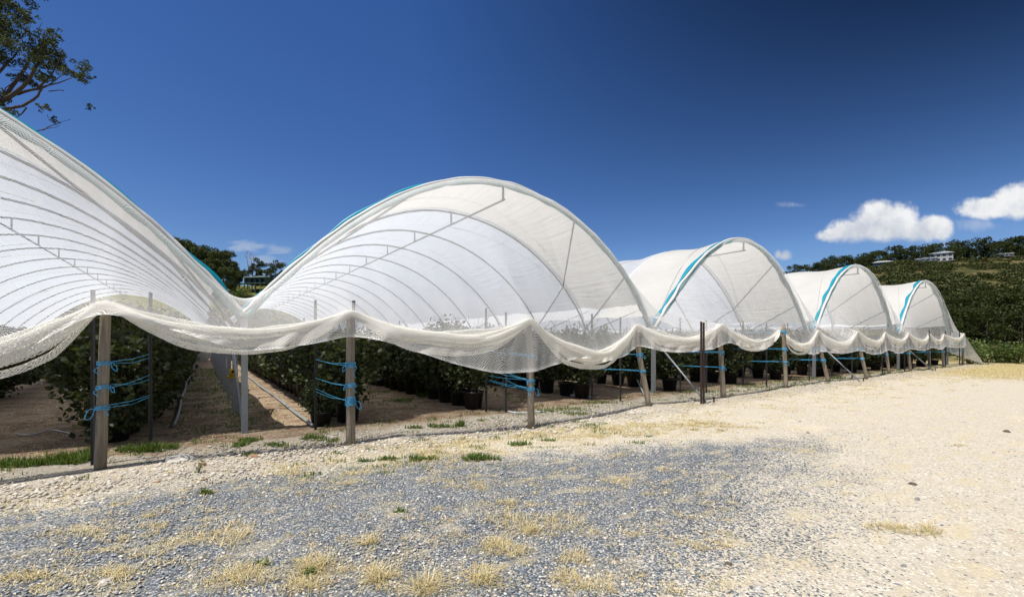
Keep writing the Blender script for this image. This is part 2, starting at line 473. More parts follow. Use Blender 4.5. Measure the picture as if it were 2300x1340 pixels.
def tunnel(i):
    a, b = VAL[i], VAL[i + 1]; v0 = V0[i]; ve = VEND[i]
    base = W((a + b) / 2, v0, 0)
    root = empty('poly_tunnel', base, TNAMES[i], 'polytunnel', 'white plastic tunnels in a row')
    def loc(ps): return [Vector(p) - base for p in ps]
    nb = int((ve - v0) / BAY)
    # cover sheets, with UVs in metres
    def sheet(name, va, vb, mat, hem=0.0):
        TN = 56; nv = max(2, int(round((vb - va) / .23)))
        vs, uvs = [], []
        for r in range(nv + 1):
            v = va + (vb - va) * r / nv
            ph = ((v - v0) / BAY) % 1.0
            s = 0.0
            for k in range(TN + 1):
                t = (-1 + 2 * k / TN); t = .925 * math.sin(t * PI / 2 * .92) / math.sin(PI / 2 * .92)
                u, z = arch(i, t); nx, nzz = frame_norm(i, t)
                o = .045 - .13 * math.sin(PI * ph) ** 2 * (1 - .3 * abs(t)) + .028 * nz(u * .9, v * .55, i * 7.3) + .012 * nz(u * 3, v * .9, i * 3)
                edge = max(0, (abs(t) - .83) / .095)
                zz = z + nzz * o + edge * (.14 * nz(v * .8, i * 3.1 + (t > 0) * 9) + .03 * nz(v * 4, i * 3.1))
                vs.append(W(u + nx * o, v, zz) - base); uvs.append((k * .32, v))
        m = MB(); c = TN + 1
        m.add(vs, [(r * c + k, r * c + k + 1, (r + 1) * c + k + 1, (r + 1) * c + k) for r in range(nv) for k in range(TN)])
        me = m.mesh(name, mat)
        ul = me.uv_layers.new(name='UVMap')
        li = np.zeros(len(me.loops), np.int32); me.loops.foreach_get('vertex_index', li)
        ul.data.foreach_set('uv', np.array(uvs, np.float32)[li].ravel())
        return link(name, me, root)
    sheet('front_cover', v0 - .06, v0 + BAY, M['front'])
    sheet('cover', v0 + BAY - .12, ve, M['cover'])
    # hoops (> hanger), legs
    hm = None; hg = None
    for k in range(nb + 1):
        v = v0 + .02 + k * BAY
        if hm is None:
            m = MB(); m.tube([p - W((a + b) / 2, v, 0) for p in hoop_pts(i, v)], .030, 8); hm = m.mesh('hoop', M['dullsteel'])
            m = MB(); u, z = arch(i, 0); m.box((0, 0, z - .17), .035, .05, .36, ROT); hg = m.mesh('hanger', M['dullsteel'])
        h = link('hoop', hm, root, W(0, k * BAY + .02, 0))
        link('hanger', hg, h)
    m = MB(); u, z = arch(i, 0)
    m.tube([W(u, v0 - .05, z - .36) - base, W(u, ve, z - .36) - base], .025, 8); m.build('ridge_pipe', M['steel'], root)
    lm = None
    for side in ((0, 1) if i in (4,) else (0,)):
        for k in range(nb + 1):
            if lm is None:
                m = MB(); m.box((0, 0, 1.0), .03, .11, 2.0, ROT); m.box(W(.04, .05, 1.0), .08, .012, 2.0, ROT); m.box(W(.04, -.05, 1.0), .08, .012, 2.0, ROT)
                m.tube([W(0, 0, 1.9), W(-.16, 0, 2.22)], .035, 8); m.tube([W(0, 0, 1.9), W(.16, 0, 2.22)], .035, 8)
                lm = m.mesh('leg', M['steel'], smooth=False)
            link('leg', lm, root, W((a, b)[side] - (a + b) / 2, .03 + k * BAY, 0))
    # bracing pipes of the first bays on both sides
    for sgn in (-1, 1):
        def at(t, kk):
            u, z = arch(i, sgn * t); return W(u, v0 + .03 + kk * BAY, z - .04) - base
        for (t1, k1, t2, k2) in ((.43, 0, .80, 1), (.80, 1, .985, 2), (.80, 0, .995, 1)):
            m = MB(); m.tube([at(t1, k1), at(t2, k2)], .024, 8); m.build('brace', M['dullsteel'], root)
    # tie ropes over the sheet, zig-zag from bay to bay
    for k in range(nb):
        m = MB(); ps = []
        for j in range(33):
            t = -.955 + 1.91 * j / 32; t = math.sin(t * PI / 2); t = max(-.97, min(.97, t))
            fr = (t + .97) / 1.94
            if k % 2: fr = 1 - fr
            u, z = arch(i, t); nx, nzz = frame_norm(i, t)
            vv = v0 + (k + fr) * BAY
            o = .062 - .13 * math.sin(PI * fr) ** 2 * (1 - .3 * abs(t))
            ps.append(W(u + nx * o, vv, z + nzz * o) - base)
        m.tube(ps, .010, 5); m.build('tie_rope', M['greyrope'], root)
    # teal sleeve wrapped round the front hoop, white rolled edge, bright teal strip
    m = MB(); ps, rs = [], []
    for j in range(91):
        t = math.sin((-.93 + 1.86 * j / 90) * PI / 2); u, z = arch(i, t)
        ps.append(W(u, v0 - .05, z - .035) - base); rs.append(.050 + .022 * nz(j * .35, i * 5.0) - (.018 if j % 9 == 0 else 0))
    m.tube(ps, rs, 9); me = m.mesh('edge_sleeve', M['paleteal']); link('edge_sleeve', me, root)
    m = MB(); ps, rs = [], []
    for j in range(121):
        t = math.sin((-.95 + 1.90 * j / 120) * PI / 2); u, z = arch(i, t); nx, nn = frame_norm(i, t)
        o = .05 + .02 * nz(j * .21, i * 2.0, 3)
        ps.append(W(u + nx * o, v0 - .05 + .05 * nz(j * .17, i * 4.0), z + nn * o) - base); rs.append(.042 + .018 * nz(j * .3, i * 2.7, 5))
    m.tube(ps, rs, 8); m.build('rolled_edge', M['whiteroll'], root)
    m = MB(); P = []
    for j in range(101):
        t = math.sin((-.94 + 1.88 * j / 100) * PI / 2); u, z = arch(i, t); nx, nn = frame_norm(i, t)
        w = (.15 if t < -.05 else .12) * max(.05, (.72 + .9 * nz(j * .16, i * 6.1, 8))) * (1 - max(0, 1 - abs(t + .0) / .18) * .6)
        row = []
        hi = .085 + (.075 if i < 2 else .0) * max(0, min(1, (abs(t) - .25) * 4)) * max(-.3, .35 + 1.5 * nz(j * .13, i * 3.0))
        for (dv, o) in ((.02, .062), (.02, hi), (.02 + w, hi), (.02 + w, .055)):
            row.append(W(u + nx * o, v0 + dv + .03 * nz(j * .2, i), z + nn * (o + .01 * nz(j * .5, 3))) - base)
        P.append(row)
    m.grid(P, closed=True); m.build('edge_strip', M['teal'], root)
    return root
for i in range(5): tunnel(i)

# ------------------------------------------------------------------ posts and the net
ORD = ['nearest', 'second', 'third', 'fourth', 'fifth', 'sixth', 'seventh', 'eighth', 'ninth', 'tenth', 'eleventh', 'twelfth', 'last']
POSTS = [  # base u, v, top du, dv, height, wraps
    (-1.05, 7.50, .06, .00, 2.05, (1.33, 1.03, .77)),
    (1.90, 7.16, .00, .00, 2.05, (1.24, .92, .67)),
    (5.03, 6.60, -.05, .02, 2.00, (1.35, .88, .72)),
    (9.06, 7.10, -.34, .18, 2.00, (1.28, .88)),
    (12.2, 6.98, -.12, .05, 2.08, (1.30, .86)),
    (16.6, 7.25, -.12, .02, 2.18, (1.95, 1.35, .90)),
    (20.3, 7.30, -.50, .25, 2.05, (1.30, .88)),
    (23.3, 6.95, -.50, .25, 2.05, (1.30, .88)),
    (28.0, 7.45, -.30, .15, 2.05, (.98,)),
    (31.4, 7.45, -.25, .12, 2.05, (1.30, .98)),
    (35.0, 7.45, -.10, .05, 2.05, (1.30, .98)),
    (37.8, 7.40, -.10, .05, 2.05, (1.30, .98)),
    (43.1, 7.45, -.05, .02, 2.15, (1.95, 1.5, .98)),
]
PLABEL = [
    'thick weathered timber post nearest the camera, with three bands of blue rope on the left',
    'upright timber post right of the stony alley, with three bands of blue rope',
    'upright timber post with net hanging low over most of its height, third from the left',
    'leaning timber post left of the pair of dark rusty stakes',
    'timber post just right of the pair of dark rusty stakes',
    'tall upright timber post whose roped top stands clear of the net',
    'strongly leaning timber post beside the long galvanised pole, right of the tall clear topped one',
    'strongly leaning timber post, first to the right of the long middle galvanised pole',
    'leaning timber post with a single blue rope band, ninth from the left',
    'timber post next to the farthest galvanised pole',
    'small far timber post, eleventh from the left, under the last tunnel',
    'small far timber post, twelfth from the left, next to the last one',
    'farthest timber post, under the flared corner of the net by the wood']
def post(i):
    u, v, du, dv, h, wraps = POSTS[i]
    b = W(u, v, 0); top = W(u + du, v + dv, h) - b
    rng = random.Random(i)
    m = MB(); ps, rs = [], []
    for k in range(13):
        f = k / 12
        ps.append(top * f + Vector((.008 * nz(f * 3, i), .008 * nz(f * 3, i + 50), 0)) - Vector((0, 0, .08 if k == 0 else 0)))
        rs.append(((.062 if i == 0 else .069) - .008 * f) * (1 + .03 * nz(f * 5, i * 3.3)))
    m.tube(ps, rs, 14)
    o = m.build('timber_post', M['timber'], None, True, b)
    tag(o, PLABEL[i], 'post', 'timber posts along the tunnel fronts')
    return b, top
def axis_at(b, top, z): return b + top * (z / top.z)

PICKETS = []
def picket_mesh():
    m = MB(); H = 2.36
    for q in (90, 210, 330):
        d = Vector((math.cos(R(q)), math.sin(R(q)), 0)); s = Vector((-d.y, d.x, 0)) * .004
        vs = []
        for z in (-.05, H):
            for e in (d * .003 - s, d * .036 - s * .8, d * .036 + s * .8, d * .003 + s): vs.append(e + Vector((0, 0, z)))
        m.add(vs, [(0, 1, 2, 3)[::-1], (4, 5, 6, 7), (0, 1, 5, 4), (1, 2, 6, 5), (2, 3, 7, 6), (3, 0, 4, 7)])
    return m.mesh('steel_picket', M['darksteel'], False)
PKM = picket_mesh()
def picket(u, v, label, h=1.0, group='dark steel pickets at the row ends', tilt=(0, 0)):
    o = link('steel_picket', PKM, None, W(u, v, 0)); o.scale = (.8, .8, h); o.rotation_euler = (tilt[0], tilt[1], random.uniform(0, 2))
    tag(o, label, 'picket', group); return o

ROWS = [-8.6, -4.9, -1.12, 2.42, 5.35, 8.9, 12.6, 16.4, 19.9, 23.5, 27.4, 30.9, 34.1, 37.7, 41.2]
rowpost = {2: 0, 3: 1, 4: 2, 5: 3, 6: 4, 7: 5, 8: 6, 9: 7, 10: 8, 11: 9, 12: 10, 13: 11, 14: 12}
PPOS = {}
for r, u in enumerate(ROWS):
    if r < 1: continue
    dv = V0[min(4, r // 3)] - 9.0
    pu = (u - .15, 8.75 + dv) ; pu2 = (u + .32, 8.15 + dv)
    if r == 2: pu = (-.66, 8.8); pu2 = (-1.15, 7.78)
    if r == 3: pu = (1.68, 8.67); pu2 = (2.02, 7.40)
    if r == 4: pu = (5.28, 8.63); pu2 = (5.66, 8.37)
    PPOS[r] = (pu, pu2)
    nm = {1: 'bush row at the left edge'}.get(r, (ORD[rowpost[r]] + ' timber post') if r in rowpost else 'left edge')
    picket(pu[0], pu[1], f'dark steel picket behind the {nm}, the farther of two', 1.0 + .03 * nz(r, 1), tilt=(.02 * nz(r, 5), .02 * nz(r, 8)))
    picket(pu2[0], pu2[1], f'dark steel picket behind the {nm}, the nearer of two', .96 + .03 * nz(r, 2), tilt=(.02 * nz(r, 6), .02 * nz(r, 9)))
    for j in range(1, 4 if r < 9 else 2):
        if r == 1: continue
        picket(u + .05, 8.75 + dv + j * 5.6, f'dark steel picket among the bushes in the row behind the {nm}', .98, f'pickets along the row behind the {nm}')

LWH = (.042, .03, .055)
def rope_thing(i, b, top):
    u, v, du, dv, h, wraps = POSTS[i]
    root = empty('blue_rope', b, f'blue rope wound round the {ORD[i]} timber post and tied to a picket behind' if i else 'blue rope wound in three bands round the thick timber post nearest the camera', 'rope', 'blue ropes on the timber posts')
    rng = random.Random(100 + i)
    thick = .0055 if i < 6 else .009
    for w, z in enumerate(wraps):
        turns = rng.choice((3, 4, 5)) if i != 1 or w != 2 else 8
        m = MB(); ps = []
        c0 = axis_at(b, top, z) - b
        for k in range(turns * 14 + 1):
            q = k / 14 * 2 * PI; rr = (.068 if i == 0 else .075) + .004 * math.sin(q * 3 + k)
            tilt = .005 * math.sin(q + w)
            cc = c0 + Vector((0, 0, (k / (turns * 14) - .5) * .017 * turns + tilt + .0015 * math.sin(k * 1.7)))
            ps.append(cc + Vector((math.cos(q) * rr, math.sin(q) * rr, 0)))
        m.tube(ps, thick, 6); m.build('wrap', M['rope'], root)
        # loose loop and dangling tail
        side = rng.choice((-1, 1)); dd = W(side * 1.0, -.35, 0)
        m = MB(); ps = []
        st = c0 + dd * .072
        for k in range(15):
            q = k / 14 * 2 * PI
            lw = LWH[w % 3]; ps.append(st + dd * (lw * (1 - math.cos(q)) * .7) + W(0, -1) * (.02 * math.sin(q * .5)) + Vector((0, 0, (lw * 1.25 * math.sin(q + .6) - lw * 1.1) + .008 * math.sin(3 * q + w))))
        m.tube(ps, thick * .9, 6); m.build('loop', M['rope'], root)
        m = MB(); ps = [c0 + W(-side * .6, -.6, 0) * .09]
        L = rng.uniform(.06, .22)
        for k in range(1, 9):
            f = k / 8; ps.append(ps[0] + Vector((.022 * math.sin(f * 7 + w), .02 * math.cos(f * 5), -L * f)) - Vector((.022 * math.sin(w), .02, 0)) * (1 if k == 0 else 0))
        m.tube(ps, thick * .85, 6); m.build('tail', M['rope'], root)
        # strands to the pickets
        r = [k for k, x in rowpost.items() if x == i][0]
        for n_, (pu, pv) in enumerate(PPOS[r]):
            if n_ == 1 and w == 1 and i < 2: continue
            if n_ == 1 and i < 2: continue
            for s_ in range(2):
                e = W(pu, pv, z + rng.uniform(-.05, .12)) - b
                if i >= 3: e = W(pu - .1, pv + 1.2 + s_ * .9, z + .04 * s_) - b
                s0 = c0 + Vector((rng.uniform(-.05, .05), .06, rng.uniform(-.03, .03)))
                mid = (s0 + e) / 2 - Vector((0, 0, .02 + .02 * s_))
                m = MB(); m.tube([s0, mid, e], thick * .5, 5); m.build('strand', M['rope'], root)
for i in range(len(POSTS)):
    b, top = post(i)
    rope_thing(i, b, top)

# the net: hung from the front hoops, carried on the posts, its lower part gathered into a roll
HANG = [(-7.6, 7.5, 2.1), (-4.4, 7.5, 2.12)] + [(p[0] + p[2], p[1] + p[3] - .02, p[4] + .06) for p in POSTS]
HANG[2] = (-1.0, 7.48, 2.15); HANG[7] = (HANG[7][0], HANG[7][1] + .20, 2.06)
SAG = [.6, .80, .42, .42, .72, .46, .52, .64, .62, .56, .50, .50, .45, .40]
DU = .045
US = np.arange(-7.4, 43.06, DU)
def roll_line(us):
    v = np.zeros_like(us); z = np.zeros_like(us); r = np.zeros_like(us)
    for n_, u in enumerate(us):
        for k in range(len(HANG) - 1):
            if u <= HANG[k + 1][0] or k == len(HANG) - 2:
                a, b = HANG[k], HANG[k + 1]; x = (u - a[0]) / (b[0] - a[0]); break
        x = min(1, max(0, x))
        s = 4 * x * (1 - x)
        v[n_] = a[1] + (b[1] - a[1]) * x - .10 * s
        z[n_] = a[2] + (b[2] - a[2]) * x - SAG[k] * s ** .9
        r[n_] = .040 + .048 * min(1, s * 1.2) * (1.0 + .5 * nz(k * 3.7, 1)) * (1.7 if k == 1 else 1)
    return v, z, r
def gsm(a, s):
    k = np.arange(-int(4 * s / DU), int(4 * s / DU) + 1) * DU; w = np.exp(-.5 * (k / s) ** 2); w /= w.sum()
    return np.convolve(np.pad(a, len(k) // 2, mode='edge'), w, mode='valid')
RV, RZ, RR = roll_line(US)
RV = gsm(RV, .10); RZ = gsm(RZ, .07); RR = gsm(RR, .12)
def topz(u):
    for i in range(5):
        if u <= VAL[i + 1] or i == 4:
            a, b = VAL[i], VAL[i + 1]; t = (2 * u - a - b) / (b - a)
            return arch(i, max(-1, min(1, t)))[1]
TZ = np.array([topz(u) for u in US]); TZ = np.maximum(TZ, 2.22)
TZ = gsm(TZ, .24) + .04
TZ = np.where(US > 42.3, np.minimum(TZ, 2.95 - (US - 42.3) * .9), TZ)
TV = np.array([v0u(u) for u in US]) - .12
# lower hem of the hanging skirt
HEMU = [-7.4, -5.8, -4.4, -3.0, -1.9, -1.05, -.5, .46, 1.3, 1.9, 2.5, 3.4, 4.2, 5.0, 5.6, 6.3, 7.0, 8.0, 8.6, 9.4, 10.4, 11.6, 12.2, 13.2, 14.2, 15.5, 16.1, 16.5, 17.0, 18, 19, 19.8, 21.2, 22.6, 24.4, 26, 27.7, 29, 31, 33, 34.9, 36, 37.7, 40, 42, 43.1]
HEMZ = [1.6, 1.3, 1.6, 1.15, 1.30, 1.98, 1.82, 1.46, 1.56, 1.70, 1.56, 1.24, 1.04, 1.05, 1.18, 1.28, 1.16, 1.26, 1.52, 1.36, 1.32, 1.42, 1.58, 1.46, 1.34, 1.5, 1.9, 2.05, 1.8, 1.20, 1.08, 1.22, 1.10, 1.24, 1.02, 1.05, 1.20, .98, 1.22, 1.08, 1.26, 1.12, 1.3, 1.2, 1.2, 1.5]
HEM = gsm(np.interp(US, HEMU, HEMZ), .14)

def cloth(name, P, uvs, dens, mat, parent):
    n, m_, _ = P.shape
    V = P.reshape(-1, 3); idx = np.arange(n * m_).reshape(n, m_)
    F = np.stack([idx[:-1, :-1].ravel(), idx[:-1, 1:].ravel(), idx[1:, 1:].ravel(), idx[1:, :-1].ravel()], 1)
    me = npmesh(name, V, [F], mat, smooth=True)
    ul = me.uv_layers.new(name='net'); li = np.zeros(len(me.loops), np.int32); me.loops.foreach_get('vertex_index', li)
    ul.data.foreach_set('uv', uvs.reshape(-1, 2)[li].astype(np.float32).ravel())
    at = me.attributes.new('dens', 'FLOAT', 'POINT'); at.data.foreach_set('value', dens.ravel().astype(np.float32))
    return link(name, me, parent)
def wpts(u, v, z): return np.stack([u * UX - v * UY, u * UY + v * UX, z], -1)

NET = empty('bird_net', W(18, 7.4, 0), 'long cream white net draped from the tunnel fronts to the timber posts in sagging rolls', 'net')
NB = np.array(NET.location)
def net():
    NS = 26
    s = np.linspace(0, 1, NS)[None, :]
    u = np.repeat(US[:, None], NS, 1)
    v = RV[:, None] * (1 - s) + TV[:, None] * s
    z = RZ[:, None] * (1 - s) + TZ[:, None] * s
    L = np.sqrt((TV - RV) ** 2 + (TZ - RZ) ** 2)
    bow = s * (1 - s) * 4
    z = z - .13 * bow * np.minimum(1, L / 2.5)[:, None]
    v = v - .05 * bow
    wr = np.array([[nz(a * 1.6 + ss * .8, ss * 1.2, 3) * .05 + nz(a * 5.0, ss * 1.5, 8) * .018 for ss in s[0]] for a in US])
    v = v + wr * (bow * .8 + .2)
    w = s * L[:, None]
    dens = np.zeros_like(u)
    dens += .55 * np.exp(-(1 - s) * L[:, None] / .05)          # hem at the hoop
    dens += .16 * np.exp(-(1 - s) * L[:, None] / .9) * np.clip(1.2 - L[:, None] / 3.2, 0, 1)
    dens += .30 * np.exp(-s * L[:, None] / .12)                 # gathered above the roll
    dens += .10 * np.exp(-np.minimum.reduce([np.abs(u - h[0]) for h in HANG]) / .12) * np.exp(-s * 3)
    cloth('net_sheet', wpts(u, v, z) - NB, np.stack([u, w], -1), dens, M['net'], NET)
    # skirt
    NK = 12; s = np.linspace(0, 1, NK)[None, :]
    hem = np.minimum(HEM, RZ - .03)
    u = np.repeat(US[:, None], NK, 1)
    D = (RZ - hem)[:, None]
    z = RZ[:, None] - D * s
    fold = np.array([[nz(a * 2.2 + ss * .5, 5, 1) * .12 + nz(a * 6.0 + ss, 2, 7) * .05 for ss in s[0]] for a in US])
    v = RV[:, None] - .10 - .05 * s + fold * (s + .15)
    dens = .5 * np.exp(-(1 - s) * D / .02) + .22 * np.exp(-s * D / .12) + 0 * u
    cloth('skirt', wpts(u, v, z) - NB, np.stack([u, D * s], -1), dens, M['skirt'], NET)
    # gathered roll: a fat, folded tube following the sags
    NA = 28; ang = np.linspace(0, 2 * PI, NA)[None, :]
    u = np.repeat(US[:, None], NA, 1)
    dz = np.gradient(RZ, DU)[:, None]
    tw = US[:, None] * .5
    fo = 1 + .15 * np.sin(5 * ang + tw * 2.0) + .13 * np.sin(8 * ang - tw * 3.1) * np.sin(US[:, None] * 1.3) + .06 * np.sin(13 * ang + tw * 4)
    fo = fo + np.array([[.34 * nz(a * 1.1, 2.2 * math.cos(q), 2.2 * math.sin(q)) for q in ang[0]] for a in US])
    fo[:, -1] = fo[:, 0]
    rr = RR[:, None] * fo
    v = RV[:, None] - .04 + np.cos(ang) * rr * .85
    # the cross-section stays square to the sagging line
    cz = np.sin(ang) * rr * 1.1
    nu = -dz / np.sqrt(1 + dz ** 2); nn = 1 / np.sqrt(1 + dz ** 2)
    z = RZ[:, None] - .05 + cz * nn
    u = u + cz * nu
    dens = np.repeat(np.array([.10 * nz(a * 2, 3) for a in US])[:, None], NA, 1) + .12 * np.sin(7 * ang + tw)
    cloth('net_roll', wpts(u, v, z) - NB, np.stack([US[:, None] + 0 * ang, ang * .12 + 0 * u], -1), dens, M['softroll'], NET)
    # separate folds lying on the roll, drawn together at every post
    sw = np.clip((RR - .040) / .048, 0, 1.0)
    for f_ in range(5):
        off = (.10, .03, -.055, -.15, -.25)[f_]
        wand = np.array([nz(a * .9, f_ * 7.7, 2) * .075 + nz(a * 3.1, f_ * 3.3, 6) * .018 for a in US])
        zc = RZ - .04 + off * sw + wand * sw
        vc = RV - .045 - .075 * sw * math.cos(off * 9) + .03 * np.array([nz(a * 1.7, f_ * 2.2, 9) for a in US])
        rc = (.018 + .016 * sw) * (1.5 if f_ in (1, 2) else .8) * np.array([1 + .55 * nz(a * 1.3, f_ * 5.1, 4) for a in US])
        NF = 11; an = np.linspace(0, 2 * PI, NF)[None, :]
        dzc = np.gradient(zc, DU)[:, None]; nn2 = 1 / np.sqrt(1 + dzc ** 2)
        uu_ = US[:, None] - dzc * nn2 * np.sin(an) * rc[:, None] * 1.5
        vv_ = vc[:, None] + np.cos(an) * rc[:, None] * .55; zz_ = zc[:, None] + nn2 * np.sin(an) * rc[:, None] * 1.5
        de = np.array([.16 * nz(a * 1.1, f_ * 4.4, 7) for a in US])[:, None] + 0 * an
        cloth('net_fold', wpts(uu_, vv_, zz_) - NB, np.stack([US[:, None] + f_ * 3.3 + 0 * an, an * .05 + 0 * uu_], -1), de, M['roll'], NET)
    # flared corner that falls to the ground at the far end
    NA_, NB_ = 30, 22; P = np.zeros((NA_, NB_, 3)); uvv = np.zeros((NA_, NB_, 2)); dn = np.zeros((NA_, NB_))
    for a in range(NA_):
        fa = a / (NA_ - 1)
        tp = Vector((43.0, 8.0, 2.25)).lerp(Vector((43.1, 7.43, 2.2)), fa)
        bt = Vector((43.5, 8.4, .9)).lerp(Vector((44.9, 6.7, .02)), fa)
        for b in range(NB_):
            fb = b / (NB_ - 1); p = tp.lerp(bt, fb)
            q = .12 * nz(fa * 6, fb * 1.2, 4) * fb - .25 * math.sin(PI * fb) * .5
            pp = W(p.x + q, p.y + q * .4, max(.02, p.z - .12 * math.sin(PI * fb)))
            P[a, b] = pp; uvv[a, b] = (fa * 1.6, fb * 2.4); dn[a, b] = .18 + .15 * nz(fa * 9, fb * 2)
    cloth('corner_flap', P - NB, uvv, dn, M['skirt'], NET)
net()

# ------------------------------------------------------------------ raspberry bushes
def bush_leaves(seed, n, size, ncl=46, fruit=True, low=.40):
    rng = np.random.default_rng(seed)
    # clusters along arching canes
    cc = []
    for k in range(ncl):
        h = rng.uniform(.03, 1.0) ** .9; a = rng.uniform(0, 2 * PI)
        rad = (.26 + .36 * math.sin(min(1, h * 1.15) * PI * .62)) * rng.uniform(.5, 1.12)
        cc.append((math.cos(a) * rad, math.sin(a) * rad * 1.05, low + (1.70 - low) * h + rng.normal() * .06))
    cc = np.array(cc)
    C = cc[rng.integers(0, ncl, n)] + rng.normal(size=(n, 3)) * np.array([.095, .095, .10])
    C[:, 2] = np.clip(C[:, 2], low - .14, 2.5)
    L = size * rng.uniform(.6, 1.25, n)
    V, F = leaf_arrays(C, L, L * .74, rng, .35, .7)
    mi = np.zeros(len(F))
    if fruit:
        k = 14; ctr = cc[rng.integers(0, ncl, k)] * np.array([1.18, 1.18, .97]) + rng.normal(size=(k, 3)) * .05
        o = np.array([[0, 0, 1], [1, 0, 0], [0, 1, 0], [-1, 0, 0], [0, -1, 0], [0, 0, -1.3]]) * .014
        bv = (ctr[:, None, :] + o[None]).reshape(-1, 3); b0 = len(V)
        fo = np.array([[0, 1, 2], [0, 2, 3], [0, 3, 4], [0, 4, 1], [5, 2, 1], [5, 3, 2], [5, 4, 3], [5, 1, 4]])
        bf = (b0 + np.arange(k)[:, None, None] * 6 + fo[None]).reshape(-1, 3)
        V = np.concatenate([V, bv]); F = np.concatenate([F, bf]); mi = np.concatenate([mi, np.ones(len(bf))])
    return V, F, mi
BUSH = []
for s in range(6):
    V, F, mi = bush_leaves(50 + s, 2900, .098, 86, True, .16 if s < 2 else .50)
    BUSH.append(npmesh('foliage', V, [F], [M['leaf'], M['berry']], mi))
m = MB(); m.lathe([(.0, .0), (.17, .0), (.215, .36), (.232, .36), (.232, .395), (.21, .395), (.205, .36)], 20); m.mi = 1; m.lathe([(.205, .36), (.1, .375), (.0, .37)], 20)
POTM = m.mesh('pot', [M['pot'], M['soilmix']])
CANES = []
for s in range(4):
    rg = random.Random(s); m = MB(); a = s * 1.6 + .3; ps = []
    for k in range(7):
        f = k / 6; ps.append((math.cos(a) * (.05 + .3 * f * f), math.sin(a) * (.05 + .3 * f * f), .34 + f * 1.75))
    m.tube(ps, [.010 - .006 * k / 6 for k in range(7)], 6); CANES.append(m.mesh('cane', M['cane']))
STEP = .74
HEDGE = []
def rows():
    rg = random.Random(3)
    for r, u in enumerate(ROWS):
        vs = (9.15 + V0[min(4, r // 3)] - 9.0)
        ve = VEND[min(4, r // 3)] - 1
        nind = {0: 0, 1: 14, 2: 30, 3: 30, 4: 26, 5: 24, 6: 18, 7: 18, 8: 16}.get(r, 12)
        nm = (ORD[rowpost[r]] + ' timber post') if r in rowpost else 'grass at the left edge'
        k = 0; v = vs + (.5 if r == 2 else .15)
        while v < ve:
            uu = u + rg.uniform(-.06, .06); vv = v + rg.uniform(-.08, .08)
            if k < nind:
                lab = (f'foremost potted raspberry bush of the row behind the {nm}' if k == 0 else f'raspberry bush in a black pot, in the row behind the {nm}')
                root = empty('raspberry_bush', W(uu, vv, 0), lab, 'bush', None if k == 0 else f'raspberry bushes in the row behind the {nm}', rg.uniform(0, 6.28))
                root.scale = (1.12, 1.12, rg.uniform(.88, 1.10))
                link('pot', POTM, root); link('foliage', BUSH[rg.randrange(2) if r <= 2 else 2 + rg.randrange(4)], root)
                if k < 5 and r in (2, 3, 4, 5, 6, 7):
                    for c in CANES: link('cane', c, root)
            elif r > 0: HEDGE.append((uu, vv, rg.uniform(.9, 1.08), rg.uniform(0, 6.28)))
            k += 1; v += STEP
rows()
def hedge():
    var = [bush_leaves(90 + s, 420, .20, 60, False) for s in range(4)]
    Vs, Fs, off = [], [], 0
    for n_, (u, v, sc, rz) in enumerate(HEDGE):
        V, F, _ = var[n_ % 4]; c, s = math.cos(rz), math.sin(rz); p = W(u, v, 0)
        X = np.stack([V[:, 0] * c - V[:, 1] * s + p.x, V[:, 0] * s + V[:, 1] * c + p.y, V[:, 2] * sc], 1)
        Vs.append(X); Fs.append(F + off); off += len(X)
    tag(link('raspberry_hedge_rows', npmesh('raspberry_hedge_rows', np.concatenate(Vs), [np.concatenate(Fs)], M['leaf'])), 'dark rows of raspberry foliage deep inside the tunnels', 'hedge rows', kind='stuff')
hedge()
# a small bush in its own pot in front of the first row
r_ = empty('raspberry_bush', W(1.86, 9.05, 0), 'small low raspberry bush in a brown rimmed pot beside the stony alley', 'bush')
r_.scale = (.55, .55, .48); link('pot', POTM, r_).scale = (1.7, 1.7, 1.45); link('foliage', BUSH[2], r_)

# ------------------------------------------------------------------ loose furniture
def stake_pair():
    for n_, (du, h) in enumerate(((0, 2.12), (.10, 2.10))):
        m = MB(); H = h
        prof = [(-.03, -.006), (.03, -.006), (.03, .004), (.006, .008), (.006, .034), (-.006, .034), (-.006, .008), (-.03, .004)]
        vs = [Vector((x, y, z)) for z in (-.1, H) for x, y in prof]; n = len(prof)
        m.add(vs, [tuple(range(n))[::-1], tuple(n + k for k in range(n))] + [(k, (k + 1) % n, n + (k + 1) % n, n + k) for k in range(n)])
        p = G(1575, 906); x = Vector((p.x + du * .85, p.y + du * .3, 0))
        o = m.build('rusty_stake', M['rust'], None, False, x); o.rotation_euler[2] = .2 + n_ * .5
        tag(o, ('dark rusty steel stake with punched holes, the left one of the pair before the net', 'dark rusty steel stake without a net, the right one of the pair before the net')[n_], 'stake')
        if n_ == 0:
            for z in (2.02, 1.93, 1.84, 1.75, 1.66):
                q = MB(); q.lathe([(0, 0), (.008, 0)], 10); h_ = q.build('hole', M['darksteel'], o, False, (.016, -.0075, z)); h_.rotation_euler[0] = PI / 2
stake_pair()
